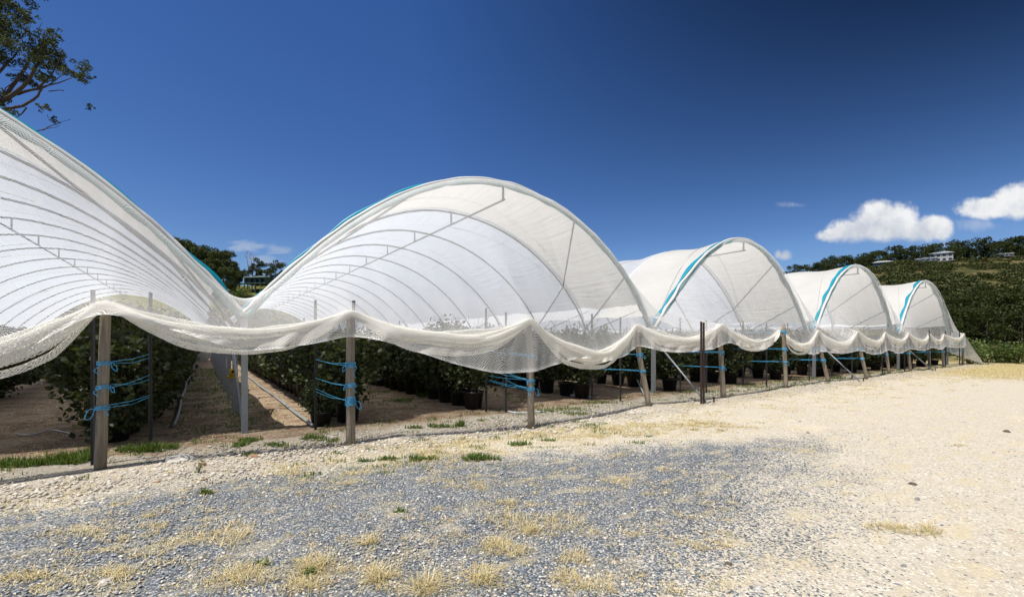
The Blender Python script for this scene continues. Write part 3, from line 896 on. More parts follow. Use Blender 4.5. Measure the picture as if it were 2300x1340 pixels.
for n_, (px, py, j, z1) in enumerate(((1594, 906, 2, 1.86), (1937, 857, 3, 1.8), (2100, 833, 4, 1.75))):
    g = G(px, py); leg = W(VAL[j], v0u(VAL[j]) - .05, z1)
    m = MB(); m.tube([Vector((0, 0, -.08)), (leg - g)], .026, 10)
    o = m.build('anchor_pole', M['steel'], None, True, g)
    tag(o, ('slanting galvanised anchor pole passing behind the pair of rusty stakes', 'slanting galvanised anchor pole between the two strongly leaning timber posts', 'farthest slanting galvanised anchor pole')[n_], 'pole', 'slanting anchor poles')
    m = MB(); m.tube([(0, 0, -.05), (0, 0, .14)], .02, 8); m.box((0, 0, .14), .06, .06, .012)
    a = m.build('anchor_peg', M['rust'], None, False, g + W(.28, .05, 0)); tag(a, f'short steel anchor peg at the foot of the {("nearest", "middle", "farthest")[n_]} slanting pole', 'peg')
m = MB(); m.tube([Vector((0, 0, 0)), G(1412, 848) - G(1450, 893) + Vector((0, 0, .75))], .024, 8)
tag(m.build('prop_pole', M['steel'], None, True, G(1450, 893)), 'short slanting pole low behind the leaning post', 'pole')
# leaning pipe in the alley legs
m = MB(); m.tube([W(.60, 9.25, .02), W(.50, 11.72, 1.95)], .028, 8)
tag(m.build('brace_pipe', M['steel'], None), 'galvanised pipe leaning from the ground to the second leg in the alley', 'pipe')
# yellow tag on the legs
p = W(.57, 11.6, .92)
m = MB(); m.box((0, 0, 0), .16, .03, .17, .3); m.box((-.05, 0, -.10), .18, .04, .05, .3); m.tube([(0, 0, .08), (.02, 0, .20)], .008, 6)
e = empty('warning_tag', p, 'bright yellow plastic tag hanging on a steel leg in the alley', 'tag')
m.build('holder', M['yellow'], e); m = MB(); m.lathe([(0, 0), (.035, 0)], 14); q = m.build('hole', M['darksteel'], e, False, (.0, -.025, .02)); q.rotation_euler = (PI / 2, 0, .3)
# irrigation pipes at the row foot
for (u, a, b, lab) in ((1.68, 8.85, 40, 'long weathered pipe along the foot of the bush row, right side of the alley'), (-.46, 10.4, 40, 'long weathered pipe along the foot of the bush row, left side of the alley')):
    m = MB(); ps = []
    for k in range(60):
        v = a + (b - a) * (k / 59) ** 1.5
        ps.append(W(u + .05 * nz(v * .3, u), v, .055 + .02 * nz(v * .5, 3)))
    m.tube(ps, .03, 9); tag(m.build('irrigation_pipe', M['pipe']), lab, 'pipe')
def cord(pts, r, lab, mat='whitecord', name='cord', cat='cord'):
    m = MB(); m.tube(pts, r, 6); tag(m.build(name, M[mat]), lab, cat)
cord([G(35 + 16 * k, 975 + 5 * math.sin(k * .9) - k * 0.6 + (k > 5) * 1.5) + Vector((0, 0, .02)) for k in range(9)], .009, 'thin white cord lying on the brown soil at the left')
cord([G(1140 + 14 * k, 925 + 3 * math.sin(k * .8) + k * .6) + Vector((0, 0, .02)) for k in range(7)], .018, 'white hose on the ground beside the third timber post', name='hose', cat='hose')
cord([G(1270 + 12 * k, 888 + k * 1.1) + Vector((0, 0, .03)) for k in range(6)], .025, 'white hose lying under the pots in the middle tunnel', name='hose', cat='hose')
# white sheet gathered at the far end of the alley
m = MB(); P = []
for k in range(14):
    f = k / 13; row = []
    for j in range(28):
        q = 2 * PI * j / 28; r = (.35 + 1.0 * math.sin(PI * min(1, f * .9 + .06)) ** .8) * (1 + .10 * math.sin(q * 7) + .12 * nz(q * 2, f * 2))
        row.append(Vector((r * math.cos(q) * .8, r * math.sin(q) * .5, 2.1 * (1 - f))))
    P.append(row)
m.grid(P, closed=True)
me = m.mesh('gathered_sheet', M['whiteroll'])
tag(link('gathered_sheet', me, None, W(-.2, 44, 0)), 'white plastic sheet gathered in a bulge at the far end of the alley', 'sheet')

# rocks
def rock(p, s, mat, label, seed):
    import bmesh
    bm = bmesh.new(); bmesh.ops.create_icosphere(bm, subdivisions=3, radius=1)
    for v in bm.verts:
        c = v.co; k = 1 + .28 * nz(c.x * 1.3 + seed, c.y * 1.3, c.z * 1.3) + .10 * nz(c.x * 4, c.y * 4 + seed, c.z * 4)
        v.co = Vector((round(c.x * k * 3.2) / 3.2 * .5 + c.x * k * .5, c.y * k, c.z * k)); v.co = Vector((v.co.x * s[0], v.co.y * s[1], max(-.3, v.co.z) * s[2]))
    me = bpy.data.meshes.new('rock'); bm.to_mesh(me); bm.free(); me.materials.append(mat)
    o = link('rock', me, None, p); o.rotation_euler[2] = seed; tag(o, label, 'rock')
rock(G(405, 1033), (.17, .10, .085), M['rock'], 'pale flat rock slab right of the nearest timber post', .4)
rock(G(455, 1046), (.055, .045, .055), M['brownrock'], 'small brown rock behind the weed near the pale slab', 2.1)
rock(G(570, 1025), (.085, .05, .04), M['brownrock'], 'low brown rock at the shadow line in front of the alley', 3.2)
rock(G(235, 1309), (.036, .03, .03), M['rock'], 'white stone lying in the grey gravel at lower left', 1.2)
rock(G(430, 1296), (.028, .022, .022), M['rock'], 'small white stone in grey gravel below the straw tufts', 5.2)
rock(G(1704, 1323), (.03, .024, .022), M['stone'], 'grey stone on pale sand at the bottom of the photo', 4.0)
for n_, (px, py, sx) in enumerate(((1797, 947, .05), (1815, 972, .06), (2050, 1088, .07), (2060, 1122, .06), (1637, 1268, .05), (2030, 1272, .04), (2262, 970, .09), (1500, 1060, .05))):
    rock(G(px, py), (sx * .6, sx * .4, sx * .45), (M['clod'], M['greyclod'])[n_ % 2], ('dark stone on the pale sand, farthest of a small scatter', 'small grey stone just below the farthest dark one on the sand', 'brown stone right of the middle of the sandy yard', 'grey stone under the brown one on the sandy yard', 'brown clod on the pale sand near the gravel edge, low in the photo', 'small grey stone on the sand near the bottom right', 'long dark clod on the sand near the right edge', 'small grey stone where gravel fades into sand')[n_], n_ * 1.3)
# weed
e = empty('weed', G(447, 1062), 'thin upright weed in front of the small brown rock', 'weed')
for a in range(4):
    m = MB(); q = a * 1.7; h = .17 - .025 * a; tip = Vector((math.cos(q) * .05, math.sin(q) * .05, h))
    m.tube([(0, 0, 0), tip * .5 + Vector((0, 0, .01)), tip], [.004, .003, .002], 5); m.build('stem', M['weed'], e)
    C = np.array([list(tip * f) for f in np.linspace(.25, 1, 9)]) + RNG.normal(size=(9, 3)) * .010
    V, F = leaf_arrays(C, .035, .014, RNG, .2, .3); link('leaf_spray', npmesh('leaf_spray', V, [F], M['weed']), e)

# ------------------------------------------------------------------ grass, straw and gravel (uncountable)
def scatter_disc(cx, cy, n, rx, ry, rng=RNG):
    a = rng.uniform(0, 2 * PI, n); r = np.sqrt(rng.uniform(0, 1, n)) * (0.75 + .25 * np.sin(a * 3 + cx * 9))
    return np.stack([cx + np.cos(a) * r * rx, cy + np.sin(a) * r * ry, np.zeros(n)], 1)
def tufts(lst):
    B, L = [], []
    for (px, py, n, rx, ry, ln) in lst:
        g = G(px, py); B.append(scatter_disc(g.x, g.y, n, rx, ry)); L.append(np.full(n, ln))
    return np.concatenate(B), np.concatenate(L)
B1, L1 = tufts([(a_, b_, int(c_ * .85), d_ * 1.15, e_ * 1.4, f_ * 1.1) for (a_, b_, c_, d_, e_, f_) in [(60, 1295, 200, .25, .07, .10), (250, 1290, 160, .18, .08, .09), (500, 1205, 420, .32, .20, .11), (540, 1300, 420, .22, .12, .14),
    (710, 1272, 300, .16, .12, .16), (690, 1315, 240, .16, .08, .12), (830, 1217, 120, .07, .05, .12), (850, 1302, 260, .12, .08, .16), (955, 1325, 200, .08, .07, .20),
    (1080, 1305, 240, .10, .07, .15), (1110, 1228, 260, .14, .10, .12), (1160, 1240, 200, .12, .08, .10), (1150, 1170, 300, .30, .16, .10), (1260, 1175, 300, .28, .20, .11),
    (1190, 1190, 160, .1, .06, .10), (1290, 1255, 200, .16, .10, .10), (1270, 1300, 160, .12, .08, .10), (1330, 1320, 200, .2, .08, .09), (1140, 1130, 120, .1, .06, .10),
    (1390, 1080, 180, .24, .14, .08), (1330, 1100, 120, .2, .12, .07), (1050, 1090, 260, .4, .2, .08), (2040, 1190, 260, .34, .10, .10), (1985, 1180, 120, .2, .06, .06),
    (180, 1195, 140, .3, .07, .07), (250, 1235, 90, .16, .05, .06), (640, 1060, 200, .5, .12, .06), (30, 1150, 150, .5, .14, .06), (350, 1180, 50, .1, .05, .06),
    (1900, 1110, 60, .12, .05, .06), (2150, 1000, 60, .2, .06, .05), (1780, 1010, 120, .5, .12, .05), (1700, 960, 120, .8, .15, .05)]])
nb = 0; BB, LL = [B1], [L1]
rng = RNG
for k in range(760):                     # small random tufts over the yard
    px = rng.uniform(0, 1650); py = rng.uniform(985, 1330)
    g = G(px, py); n = int(rng.integers(10, 34)); BB.append(scatter_disc(g.x, g.y, n, rng.uniform(.05, .16), rng.uniform(.04, .12))); LL.append(np.full(n, rng.uniform(.025, .07)))
for k in range(620):                     # straw strip near the posts and sand of the right
    u = rng.uniform(1.5, 30); v = rng.normal(6.1 - max(0, (u - 8)) * .03, .75 if u < 12 else 1.0); p = W(u, v); n = int(rng.integers(12, 40)); BB.append(scatter_disc(p.x, p.y, n, rng.uniform(.1, .4), rng.uniform(.08, .3))); LL.append(np.full(n, rng.uniform(.03, .07)))
for k in range(620):                     # thin dry meadow before the second and third posts
    u = rng.uniform(.8, 8.5); v = rng.normal(6.0 - .22 * max(0, u - 3.5), .42); p = W(u, v); n = int(rng.integers(14, 44)); BB.append(scatter_disc(p.x, p.y, n, rng.uniform(.1, .3), rng.uniform(.06, .2))); LL.append(np.full(n, rng.uniform(.03, .085)))
for k in range(420):                     # trampled straw between the rows
    u = random.choice((-3.1, -2.6, -.2, .2, .5, 1.0, 3.7, 7.2, 10.4, 14.5)) + rng.normal() * .4; v = rng.uniform(8.6, 30); p = W(u, v); n = int(rng.integers(8, 30)); BB.append(scatter_disc(p.x, p.y, n, .25, .3)); LL.append(np.full(n, rng.uniform(.03, .08)))
for k in range(420):                     # verge by the wood
    u = rng.uniform(28, 52); v = rng.uniform(2.2, 7.6); p = W(u, v); n = int(rng.integers(16, 40)); BB.append(scatter_disc(p.x, p.y, n, .5, .5)); LL.append(np.full(n, rng.uniform(.05, .16)))
B = np.concatenate(BB); L = np.concatenate(LL) * rng.uniform(.5, 1.25, len(np.concatenate(LL)))
ok = B[:, 1] > 1.8; B = B[ok]; L = L[ok]
dist = np.sqrt((B ** 2).sum(1))
blades('dry_grass', B, L, np.clip(.0014 + dist * .0006, .0022, .012), rng.uniform(.45, 1.4, len(B)), M['straw'])
B2, L2 = tufts([(1075, 1030, 520, .30, .12, .07), (1165, 1000, 300, .22, .10, .07), (945, 1032, 320, .24, .10, .06), (870, 1033, 220, .18, .07, .06), (820, 1036, 120, .15, .05, .05),
    (990, 960, 260, .30, .12, .09), (1035, 957, 160, .10, .10, .13), (930, 962, 160, .2, .08, .07), (1230, 990, 90, .2, .06, .05), (460, 1108, 130, .09, .04, .05), (1430, 995, 60, .2, .1, .05),
    (560, 990, 260, .22, .16, .07), (620, 1000, 160, .2, .1, .06), (700, 985, 220, .25, .12, .08), (560, 1023, 110, .12, .05, .05), (540, 1000, 150, .12, .2, .07), (740, 990, 120, .2, .1, .06),
    (60, 1046, 900, .55, .13, .11), (150, 1040, 900, .35, .14, .14), (205, 1030, 400, .18, .12, .14), (290, 1012, 260, .22, .12, .09), (340, 1012, 420, .25, .12, .12), (380, 1006, 200, .2, .1, .09),
    (900, 900, 300, .5, .5, .09), (975, 890, 500, .5, .5, .22), (1260, 920, 300, .9, .3, .07), (1300, 930, 200, .5, .2, .07), (1350, 905, 200, .5, .25, .07), (850, 880, 300, .8, .5, .06), (1240, 880, 300, 1.0, .6, .06),
    (1880, 850, 200, .6, .25, .10), (1690, 870, 200, 1.2, .5, .07), (1600, 880, 160, 1.2, .5, .06), (1780, 850, 300, 1.6, .8, .07), (690, 1290, 60, .06, .04, .06), (590, 1270, 60, .06, .04, .06), (900, 1150, 60, .08, .04, .05)])
BB, LL = [B2], [L2]
for k in range(90):
    u = rng.uniform(1.0, 6.5); v = rng.normal(5.9, .5); p = W(u, v); n = int(rng.integers(8, 30)); BB.append(scatter_disc(p.x, p.y, n, .14, .07)); LL.append(np.full(n, rng.uniform(.03, .06)))
for k in range(420):
    u = rng.uniform(-4, 40); v = rng.uniform(7.1, 8.8); p = W(u, v); n = int(rng.integers(8, 26)); BB.append(scatter_disc(p.x, p.y, n, .16, .10)); LL.append(np.full(n, rng.uniform(.03, .08)))
for k in range(520):
    u = random.choice((-.1, .2, .5, .7, .9, 3.6, 7.2, 10.2, 14.5)) + rng.normal() * .35; v = rng.uniform(9, 32); p = W(u, v); n = int(rng.integers(8, 26)); BB.append(scatter_disc(p.x, p.y, n, .2, .3)); LL.append(np.full(n, rng.uniform(.03, .09)))
B = np.concatenate(BB); L = np.concatenate(LL); L = L * rng.uniform(.6, 1.7, len(L)); dist = np.sqrt((B ** 2).sum(1))
blades('green_grass', B, L, np.clip(.004 + dist * .0009, .006, .016), rng.uniform(.1, .9, len(B)), M['green'])

def stones(name, P, S, mat):
    import bmesh
    bm = bmesh.new(); bmesh.ops.create_icosphere(bm, subdivisions=1, radius=1)
    iv = np.array([v.co[:] for v in bm.verts]); fi = np.array([[v.index for v in f.verts] for f in bm.faces]); bm.free()
    n = len(P); rng = RNG
    sh = 1 + rng.uniform(-.28, .28, (n, len(iv), 1))
    sc = S[:, None] * np.stack([rng.uniform(.7, 1.4, n), rng.uniform(.7, 1.4, n), rng.uniform(.4, .8, n)], 1)
    q = rng.uniform(0, 2 * PI, n); c, s = np.cos(q)[:, None], np.sin(q)[:, None]
    X = iv[None] * sh * sc[:, None, :]
    X = np.stack([X[..., 0] * c - X[..., 1] * s, X[..., 0] * s + X[..., 1] * c, X[..., 2]], -1) + P[:, None, :]
    F = (np.arange(n)[:, None, None] * len(iv) + fi[None]).reshape(-1, 3)
    tag(link(name, npmesh(name, X.reshape(-1, 3), [F], mat)), kind='stuff')
n = 21000
px = RNG.uniform(-60, 2360, n); dep = 2.7 * (9.0 / 2.7) ** (RNG.uniform(0, 1, n) ** .8)
X = (px - 1150) / FPX * dep; uu, vv = UV(X, dep)
e = np.minimum(6.1 - (vv + np.maximum(uu - .8, 0) * .4), vv - (.31 * uu + .95))
keep = (RNG.uniform(0, 1, n) < np.clip(.07 + (e + .4) * .8, .07, 1)) & (vv < 8.2)
P = np.stack([X, dep, np.full(n, .004)], 1)[keep]
stones('loose_gravel', P, np.abs(RNG.normal(.0058, .0026, len(P))) + .003, M['stone'])
n = 9500; uu = RNG.uniform(-3.5, 30, n) ** 1.0; vv = RNG.normal(7.0, .55, n)
uu = np.where(RNG.uniform(0, 1, n) < .6, RNG.uniform(-3.5, 9, n), uu)
P = np.stack([uu * UX - vv * UY, uu * UY + vv * UX, np.full(n, .008)], 1)
stones('pale_rubble', P, np.abs(RNG.normal(.007, .009, n)) + .005, M['rubble'])

# ------------------------------------------------------------------ trees
def crown_leaves(clumps, n, size, rng, flat=.75):
    cl = np.array([c[:3] for c in clumps]); rad = np.array([c[3] for c in clumps])
    w = rad ** 2; w = w / w.sum(); k = rng.choice(len(clumps), n, p=w)
    d = rand_dirs(n, rng, .15); rr = rng.uniform(.35, 1.0, n) ** .6
    C = cl[k] + d * (rad[k] * rr)[:, None] * np.array([1, 1, flat])
    C += rng.normal(size=(n, 3)) * .08 * rad[k][:, None]
    L = size * rng.uniform(.6, 1.3, n)
    return leaf_arrays(C, L, L * .55, rng, .25, .5)
def tree_kind(seed, h, spread, tr, nleaf, size, mat, bark, low=.4, dead=False):
    rg = random.Random(seed); rng = np.random.default_rng(seed)
    m = MB(); lean = Vector((rg.uniform(-.06, .06), rg.uniform(-.06, .06), 1))
    tp = [lean * (h * .86 * k / 6) + Vector((.02 * h * nz(k, seed), .02 * h * nz(k, seed + 9), 0)) * (k > 0) for k in range(7)]
    tp[0].z = -.6
    m.tube(tp, [tr * (1 - .85 * k / 6) for k in range(7)], 7)
    clumps = []
    nl = rg.randint(8, 11)
    for k in range(nl):
        f = low + (.86 - low) * k / (nl - 1) if nl > 1 else .7
        b = tp[0].lerp(tp[-1], f); a = k * 2.4 + rg.uniform(-.4, .4)
        ln = spread * (1.0 - .55 * abs(f - .6) / .4) * rg.uniform(.65, 1.1)
        e = b + Vector((math.cos(a) * ln, math.sin(a) * ln, h * rg.uniform(.06, .16)))
        mid = b.lerp(e, .5) + Vector((0, 0, -.02 * h))
        m.tube([b, mid, e], [tr * .34 * (1.1 - f), tr * .2, tr * .07], 5)
        for j in range(rg.randint(2, 3)):
            c = b.lerp(e, rg.uniform(.6, 1.1)) + Vector((rg.uniform(-1, 1), rg.uniform(-1, 1), rg.uniform(0, .6))) * spread * .25
            clumps.append((*c, spread * rg.uniform(.22, .40)))
    clumps.append((*(tp[-1] + Vector((0, 0, h * .05))), spread * .35))
    V, F = crown_leaves(clumps, nleaf, size, rng)
    return m.mesh('trunk', bark), npmesh('crown', V, [F], mat)
def plant(name, kind, p, sc, label, cat, group, rg):
    root = empty(name, p, label, cat, group, rg.uniform(0, 6.28)); root.scale = (sc * rg.uniform(.9, 1.1), sc * rg.uniform(.9, 1.1), sc)
    link('trunk', kind[0], root); link('crown', kind[1], root)
    return root
KE = [tree_kind(20 + s, 16, 4.6, .30, 3600, .55, M['euc'], M['bark'], .42) for s in range(4)]      # tall eucalypts
KF = [tree_kind(40 + s, 9.5, 4.3, .22, 2600, .46, M['wood'], M['darkbark'], .12) for s in range(4)]   # forest trees
KR = [tree_kind(60 + s, 9.0, 4.2, .20, 1700, .55, M['wood'], M['darkbark'], .16) for s in range(4)]    # ridge trees
rg = random.Random(11)
# the eucalypts on the left hill
for n_, (px, ytop, Y, kk) in enumerate(((398, 520, 128, 0), (425, 535, 134, 1), (452, 540, 126, 2), (478, 548, 132, 3), (500, 552, 128, 0), (520, 580, 136, 2), (440, 560, 145, 1), (490, 575, 150, 3), (572, 572, 150, 2), (588, 600, 158, 0), (618, 578, 150, 1), (634, 615, 160, 3), (360, 520, 140, 3), (548, 600, 160, 1), (465, 570, 120, 2), (405, 550, 122, 3), (415, 528, 140, 2), (438, 542, 124, 0), (462, 546, 140, 1), (488, 556, 122, 2), (508, 570, 142, 3), (516, 592, 124, 1), (530, 606, 150, 0), (604, 612, 164, 2), (498, 590, 112, 0))):
    X = (px - 1150) / FPX * Y; z0 = hz(X, Y); H = EYE + (HOR - ytop) / FPX * Y - z0
    plant('eucalyptus_tree', KE[kk], (X, Y, z0), max(.4, H / 17.0),
          ('slender eucalyptus standing apart right of the green roofed house' if n_ == 10 else 'sparse tall eucalyptus just left of the green roofed house' if n_ == 8 else 'tall dark eucalyptus in the grove on the left hill'), 'tree', None if n_ in (8, 10) else 'eucalyptus grove on the left hill', rg)
# bare dead stems rising above them
for n_, (px, yt) in enumerate(((556, 562), (566, 566), (574, 572))):
    Y = 152; X = (px - 1150) / FPX * Y; z0 = hz(X, Y); H = EYE + (HOR - yt) / FPX * Y - z0
    m = MB(); ps = [Vector((0, 0, -.4)), Vector((.3, 0, H * .5)), Vector((-.5 - .3 * n_, 0, H))]; m.tube(ps, [.22, .15, .06], 6)
    o = m.build('dead_trunk', M['bark'], None, True, (X, Y, z0)); tag(o, 'bare dead tree stem above the grove on the left hill', 'dead tree', 'bare stems above the left grove')
    for j in range(4):
        q = MB(); a = j * 1.9; b = ps[1].lerp(ps[2], .15 + .22 * j); q.tube([b, b + Vector((math.cos(a) * 1.1, math.sin(a) * .6, 1.4))], [.07, .02], 5); q.build('branch', M['bark'], o)
# rounded bushes on the grassy slope
def bush_kind(seed, r, n, size, mat):
    rng = np.random.default_rng(seed); cl = [(rng.normal() * r * .4, rng.normal() * r * .4, r * rng.uniform(.25, 1.1), r * rng.uniform(.35, .6)) for _ in range(9)]
    V, F = crown_leaves(cl, n, size, rng, .9); me = npmesh('crown', V, [F], mat)
    m = MB()
    for a in range(3): m.tube([(0, 0, -.2), (math.cos(a * 2.1) * r * .3, math.sin(a * 2.1) * r * .3, r * .7)], [.07, .03], 5)
    return m.mesh('trunk', M['darkbark']), me
KB = [bush_kind(5 + s, 2.0, 900, .32, M['bushgreen']) for s in range(2)]
for n_, (px, py, Y, s, lab) in enumerate(((541, 645, 92, 1.05, 'round green bush on the grassy slope below the house'), (505, 625, 110, .9, 'low green bush at the foot of the grove'), (600, 650, 96, .9, 'darker bush on the slope right of the round green one'), (563, 672, 78, .6, 'small bush low on the grassy slope above the net'), (534, 628, 122, 1.6, 'dense dark rounded tree left of the green roofed house'), (480, 640, 100, .8, 'low bush on the slope close to the blue tunnel edge'))):
    X = (px - 1150) / FPX * Y
    plant('bush', KB[n_ % 2], (X, Y, hz(X, Y) - .1), s, lab, 'bush', None, rg)

# ridge trees on the right
ks = [(1785, 603), (1806, 596), (1830, 590), (1852, 582), (1868, 571), (1890, 573), (1912, 570), (1935, 566), (1958, 562), (1982, 560), (2004, 551), (2026, 556), (2050, 549), (2076, 546), (2096, 545), (2130, 552), (2146, 535), (2160, 545), (2192, 531), (2206, 548), (2236, 540), (2258, 533), (2280, 530), (2300, 526), (2325, 530), (2120, 566), (1842, 592), (2175, 560), (1795, 598), (1878, 580), (1924, 574), (1946, 570), (2014, 560), (2038, 562), (2062, 558), (2086, 562), (2152, 560), (2216, 555), (2246, 552), (2268, 548), (2290, 550), (1962, 574), (2000, 572), (2098, 566), (2135, 570)]
for n_, (px, yt) in enumerate(ks):
    Y = rg.uniform(226, 244); X = (px - 1150) / FPX * Y; z0 = hz(X, Y) - .4; H = max(5.5, EYE + (HOR - yt) / FPX * Y - z0)
    H = max(H, 8.0)
    o = plant('ridge_tree', KR[n_ % 4], (X, Y, z0), H / 9.6, 'dark tree on the skyline of the right hill', 'tree', 'trees along the ridge of the right hill', rg)
    if px in (2192,): o['label'] = 'tall pointed tree alone on the right skyline, right of the white two storey house'; del o['group']
    if px > 2230 or px % 3 == 0: o.scale = (o.scale[0] * 1.4, o.scale[1] * 1.4, o.scale[2])
# the dark wood at the foot of the right hill
pts = []
for Y, k0, k1, st, hh in ((50, .985, 1.42, .075, .62), (55, .955, 1.4, .07, .70), (61, .94, 1.36, .065, .72), (68, .92, 1.34, .06, .66), (75, .90, 1.32, .055, .55)):
    k = k0
    while k < k1:
        kk = k + rg.uniform(-.02, .02); yy = Y + rg.uniform(-3, 3); pts.append((kk * yy, yy, hh * rg.uniform(.78, 1.15))); k += st
for n_, (x, y, s) in enumerate(pts):
    plant('forest_tree', KF[n_ % 4], (x, y, hz(x, y) - .2), s, 'leafy dark tree in the wood at the foot of the right hill', 'tree', 'trees of the dark wood right of the tunnels', rg)
for n_, (px, py) in enumerate(((2180, 815), (2215, 812), (2250, 813), (2285, 812), (2320, 815), (2235, 805))):
    g = G(px, py + 2); plant('edge_bush', KB[n_ % 2], (g.x, g.y, -.1), rg.uniform(.45, .7), 'low bush at the edge of the dark wood beside the dry grass', 'bush', 'low bushes along the edge of the wood', rg)
KW = [bush_kind(25 + s, 3.1, 1500, .34, M['wood']) for s in range(2)]
# dark bushes beyond the far ends of the two left tunnels
for n_ in range(22):
    u = -16 + n_ * 1.35 + rg.uniform(-.4, .4); v = 63.5 + rg.uniform(-1, 1.5); p = W(u, v)
    plant('windbreak_bush', KW[n_ % 2], (p.x, p.y, max(-.1, hz(p.x, p.y) - .1)), rg.uniform(1.18, 1.32), 'bush seen through the open far end of a left hand tunnel', 'bush', 'bushes beyond the far ends of the tunnels', rg)
# scrub on the right hillside: nobody could count it
def scrub():
    var = []
    for s in range(6):
        rng = np.random.default_rng(300 + s); r = 1.0
        cl = [(rng.normal() * .5, rng.normal() * .5, rng.uniform(.1, .75), rng.uniform(.35, .6)) for _ in range(5)]
        var.append(crown_leaves(cl, 62, .42, rng, .8))
    Vs, Fs, off = [], [], 0
    rr = np.random.default_rng(17)
    for n_ in range(5200):
        y = 78 + (238 - 78) * rr.uniform(0, 1) ** .8; k = rr.uniform(.52, 1.36); x = k * y
        if nz(x * .045, y * .045, 31) + .6 * nz(x * .15, y * .15, 3) < -.06: continue
        V, F = var[n_ % 6]; s = rr.uniform(.7, 1.7) * (1.3 if rr.uniform() < .15 else 1); a = rr.uniform(0, 6.28); c, sn = math.cos(a), math.sin(a)
        z0 = hz(x, y) - .1
        Vs.append(np.stack([(V[:, 0] * c - V[:, 1] * sn) * s * 1.2 + x, (V[:, 0] * sn + V[:, 1] * c) * s * 1.2 + y, V[:, 2] * s + z0], 1)); Fs.append(F + off); off += len(V)
    tag(link('hillside_scrub', npmesh('hillside_scrub', np.concatenate(Vs), [np.concatenate(Fs)], M['scrub'])), 'low scrub covering the right hillside', 'scrub', kind='stuff')
scrub()

# the big eucalyptus at the top left
def big_tree():
    Y = 43.0
    base = Vector((-53.0, Y, 0))
    root = empty('eucalyptus_tree', base, 'huge eucalyptus with bare forking limbs at the top left corner', 'tree')
    def q(px, py, dy=0.0): return Vector(((px - 1150) / FPX * Y, Y + dy, EYE + (HOR - py) / FPX * Y)) - base
    m = MB(); m.tube([Vector((0, 0, -.5)), q(-95, 480), q(-70, 380), q(-45, 300)], [.75, .6, .5, .42], 10); m.tube([q(-45, 300), q(-40, 200), q(-20, 90), q(10, -30), q(20, -120)], [.40, .32, .24, .16, .08], 8)
    m.build('trunk', M['darkbark'], root)
    limbs = [
        ([(-45, 300), (0, 232), (40, 212), (75, 185), (98, 150), (112, 110), (120, 80)], .26), ([(0, 232), (35, 175), (52, 140), (62, 105), (70, 85)], .18),
        ([(40, 212), (85, 200), (112, 170), (128, 140), (140, 125)], .13), ([(-45, 300), (10, 248), (60, 240), (95, 222), (110, 203), (150, 195), (190, 182)], .17),
        ([(98, 150), (92, 110), (90, 75), (100, 55)], .08), ([(0, 232), (15, 200), (45, 178), (48, 172)], .06), ([(-40, 200), (0, 150), (20, 120), (30, 90)], .16), ([(-20, 90), (10, 50), (30, 20)], .12),
        ([(60, 240), (40, 262), (20, 268)], .07), ([(75, 185), (55, 160), (30, 160)], .08), ([(-45, 300), (30, 300), (95, 290), (120, 276), (150, 264)], .08), ([(95, 290), (130, 290), (146, 288)], .035), ([(110, 203), (150, 208), (158, 212)], .05), ([(120, 276), (106, 262), (104, 256)], .03), ([(85, 200), (120, 190), (150, 175), (172, 172)], .07)]
    for pts, r in limbs:
        m = MB(); dy = RNG.uniform(-1.5, 1.5)
        ps = [q(x, y, dy * k / len(pts)) for k, (x, y) in enumerate(pts)]
        fine_ = []
        for k in range(len(ps) - 1):
            for j in range(3):
                f = j / 3; fine_.append(ps[k].lerp(ps[k + 1], f) + Vector((nz(k * 3 + f, r * 50), nz(k + f, 7), nz(k * 2 + f, r * 90))) * .16)
        fine_.append(ps[-1]); N = len(fine_)
        m.tube(fine_, [max(.018, r * (1 - .85 * k / (N - 1))) for k in range(N)], 7); m.build('limb', M['darkbark'], root)
    cl = [(25, 20, 38), (12, 70, 38), (58, 92, 34), (25, 118, 38), (90, 52, 20), (104, 66, 18), (105, 90, 24), (122, 112, 28), (148, 122, 20), (85, 132, 30), (20, 160, 30), (103, 162, 22), (140, 168, 18), (176, 172, 20), (196, 182, 12), (135, 200, 18), (152, 214, 10), (10, 226, 22), (42, 228, 12), (30, 253, 12), (60, 268, 12), (72, 246, 10), (142, 266, 12), (118, 180, 14), (60, 60, 16), (100, 110, 20), (160, 150, 12), (-20, 40, 50), (-40, 110, 55), (-30, 190, 45), (-60, 20, 60), (45, -25, 40), (-30, -60, 70), (-90, 160, 60), (-120, 60, 80), (70, 115, 22), (182, 188, 10), (118, 140, 18)]
    clumps = []
    for (x, y, r) in cl:
        c = q(x, y, RNG.uniform(-2.2, 2.2)); clumps.append((*c, r * .043 * .55))
        for _ in range(7):
            d = rand_dirs(1, RNG)[0] * r * .043 * RNG.uniform(.7, 1.2); clumps.append((c.x + d[0], c.y + d[1], c.z + d[2] * .7, r * .043 * RNG.uniform(.22, .42)))
    V, F = crown_leaves(clumps, 36000, .20, np.random.default_rng(5), .7)
    link('crown', npmesh('crown', V, [F], M['euc']), root)
big_tree()

